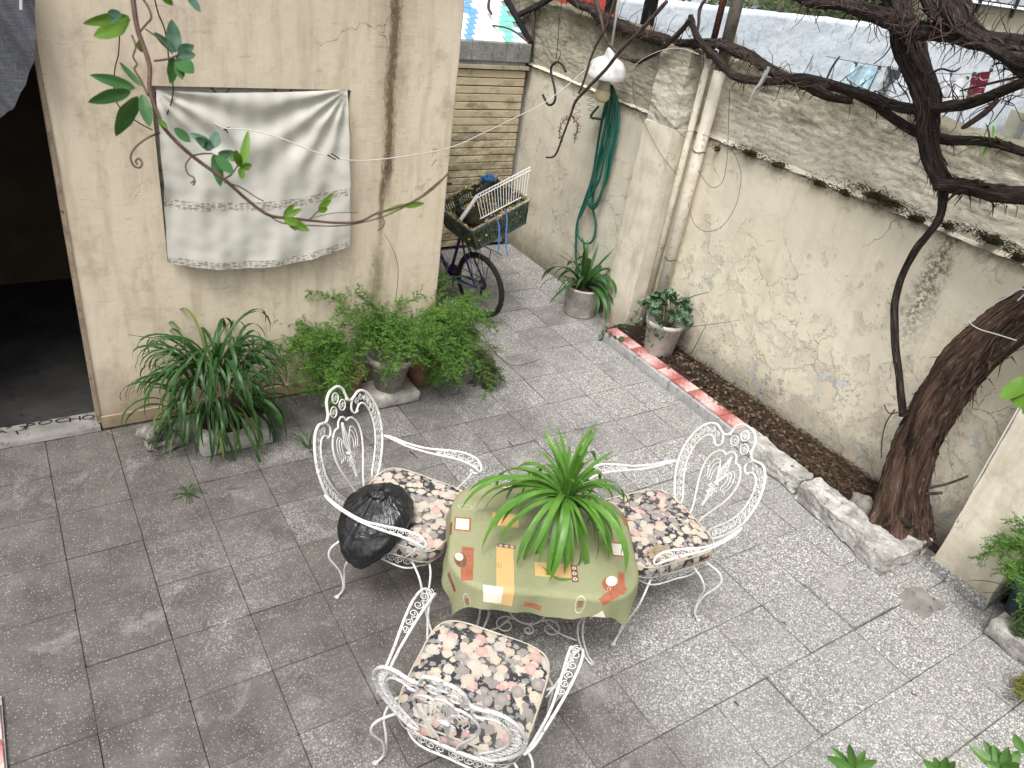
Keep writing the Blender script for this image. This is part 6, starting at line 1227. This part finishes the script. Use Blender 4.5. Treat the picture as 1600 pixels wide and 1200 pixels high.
sp1 = [(206, -30), (208, 0), (215, 45), (227, 80), (234, 105), (234, 140), (245, 175), (259, 203), (297, 241), (350, 280), (385, 311), (420, 336), (455, 341), (490, 345), (525, 348), (562, 346), (590, 333), (639, 318), (674, 297), (702, 269)]
MB().tube(smooth_path([dep(x, y, DV+.0005*(x-200)) for x, y in sp1], 6), srad([4.2*DV/FPX*(1-.6*i/19) for i in range(20)], 6), 8).build('stem', M['vinestem'], pv, True)
mb = MB()
for P_, r in ((((218, -10), (232, 12), (236, 28), (228, 38), (218, 50)), 1.8), (((240, 95), (262, 92), (280, 85)), 1.8), (((227, 45), (250, 62), (270, 85)), 1.2), (((206, 55), (212, 72), (208, 88), (214, 100), (210, 108), (220, 125), (232, 150)), 1.6), (((250, 207), (228, 217), (210, 232), (204, 246), (209, 259), (218, 262), (222, 255), (217, 248), (212, 252), (215, 257)), 1.7), (((300, 243), (290, 258), (294, 272), (303, 278), (302, 290), (305, 282), (298, 286)), 1.4), (((300, 243), (318, 240), (332, 240)), 1.4), (((350, 280), (362, 272), (372, 258)), 1.4), (((350, 285), (375, 292), (400, 308), (412, 314)), 1.1), (((455, 341), (452, 352), (462, 360)), 1), (((485, 342), (495, 332), (508, 322)), 1.2), (((420, 336), (440, 348), (480, 352), (540, 352), (600, 338), (650, 312), (690, 280)), 1.2), (((590, 330), (600, 345), (598, 355), (590, 360)), 1.1), (((480, 343), (520, 333), (560, 332)), .7)):
    mb.tube(smooth_path([dep(x, y, DV+.0005*(x-200)) for x, y in P_], 5), r*DV/FPX, 5)
mb.build('tendrils', M['vinestem'], pv, True)['kind'] = 'stuff'
LV = [('vineleaf', [((212, 138), (140, 117), 17), ((205, 143), (137, 160), 19), ((215, 150), (181, 213), 25), ((222, 147), (234, 198), 17), ((222, 135), (186, 96), 9)], 0), ('vineleaf_b', [((275, 82), (268, 30), 21), ((275, 82), (240, 50), 13), ((278, 82), (303, 71), 15), ((276, 86), (306, 86), 15)], 0), ('vineleaf', [((276, 88), (302, 115), 22), ((272, 90), (266, 131), 17), ((276, 92), (285, 125), 14)], .01),
 ('vineleaf_y', [((202, 26), (129, 37), 16), ((204, 30), (146, 57), 26), ((218, 60), (222, 82), 12)], 0), ('vineleaf_b', [((190, 22), (168, 20), 12), ((188, 22), (170, 36), 7)], -.01), ('vineleaf_b', [((334, 232), (338, 205), 16), ((334, 232), (305, 215), 16), ((340, 240), (372, 240), 11), ((330, 225), (296, 208), 12)], 0), ('vineleaf', [((334, 240), (345, 292), 17), ((338, 242), (364, 272), 16), ((345, 238), (378, 252), 11), ((330, 235), (320, 222), 12)], .01), ('vineleaf', [((272, 200), (298, 222), 13)], .01),
 ('vineleaf_y', [((378, 265), (388, 203), 13), ((376, 262), (368, 234), 11), ((378, 262), (394, 258), 11), ((378, 262), (377, 280), 11)], 0), ('vineleaf_y', [((443, 340), (460, 318), 9), ((443, 340), (472, 326), 9), ((443, 341), (484, 361), 14), ((443, 342), (466, 350), 12)], 0), ('vineleaf_y', [((497, 328), (523, 300), 8), ((497, 328), (518, 312), 8), ((497, 330), (512, 326), 8)], 0), ('vineleaf_y', [((252, -12), (270, 9), 12)], 0), ('vineleaf_b', [((292, -12), (314, 20), 12)], 0), ('vineleaf_y', [((246, 186), (262, 200), 7)], 0), ('vineleaf_y', [((600, 332), (640, 318), 9)], .1), ('vineleaf_y', [((630, 322), (664, 318), 9)], .1)]
for i, (mt_, ls, dd) in enumerate(LV):
    mb = MB()
    for j, (b, t, w) in enumerate(ls): lobe(mb, b, t, w, DV+dd+.0005*(b[0]-200), seed=i*7+j)
    mb.build('leaf', M[mt_], pv, True)
ob = thing('overhanging_leaves', 'two bright green leaves poking in at the right edge before the pilaster', 'climbing plant', dep(1600, 610, 1.6)); 
for i, (b, t, w) in enumerate((((1612, 588), (1564, 624), 26), ((1604, 585), (1598, 640), 40), ((1612, 600), (1598, 648), 10))): mb = MB(); lobe(mb, b, t, w, 1.6, seed=i+90); mb.build('leaf', M['vineleaf_y'], ob, True)
mb = MB(); mb.tube(smooth_path([dep(1608, 588, 1.6), dep(1680, 560, 1.6), dep(1780, 600, 1.6), dep(1820, 900, 1.7), Vector((1.9, -.3, .1))]), .004, 5); mb.build('stem', M['vinestem'], ob)
sc_ = [('umbrella plant rosette at the lower right, leftmost of the three at the edge', (1334, 1204), [(1298, 1167), (1327, 1162), (1352, 1172), (1290, 1181), (1371, 1187), (1304, 1194)]), ('umbrella plant rosette at the bottom edge between two others', (1474, 1212), [(1441, 1187), (1459, 1182), (1479, 1182), (1493, 1190), (1450, 1200)]), ('large umbrella plant rosette in the lower right corner', (1568, 1206), [(1514, 1165), (1536, 1156), (1552, 1163), (1576, 1167), (1596, 1172), (1540, 1190), (1592, 1192)])]
for i, (lab, c_, tips) in enumerate(sc_):
    D_ = 2.1; t_ = thing('umbrella_plant', lab, 'plant', dep(c_[0], c_[1], D_), 0, 'umbrella plants at the lower right edge')
    for j, tp_ in enumerate(tips): mb = MB(); lobe(mb, c_, tp_, 12.5 if i < 2 else 16, D_, seed=i*11+j, cup=.35); mb.build('leaf', M['schef'], t_, True)
    b_ = dep(c_[0], c_[1], D_); MB().tube([b_, b_+Vector((.05, -.03, -.4)), Vector((b_.x+.15, b_.y-.1, .2))], .006, 6).build('stem', M['fern_grey'], t_, True)
mb = MB(); lobe(mb, (1600, 1178), (1584, 1146), 14, 2.1, seed=5); mb.build('leaf', M['schef'], bpy.data.objects['umbrella_plant.002'], True)
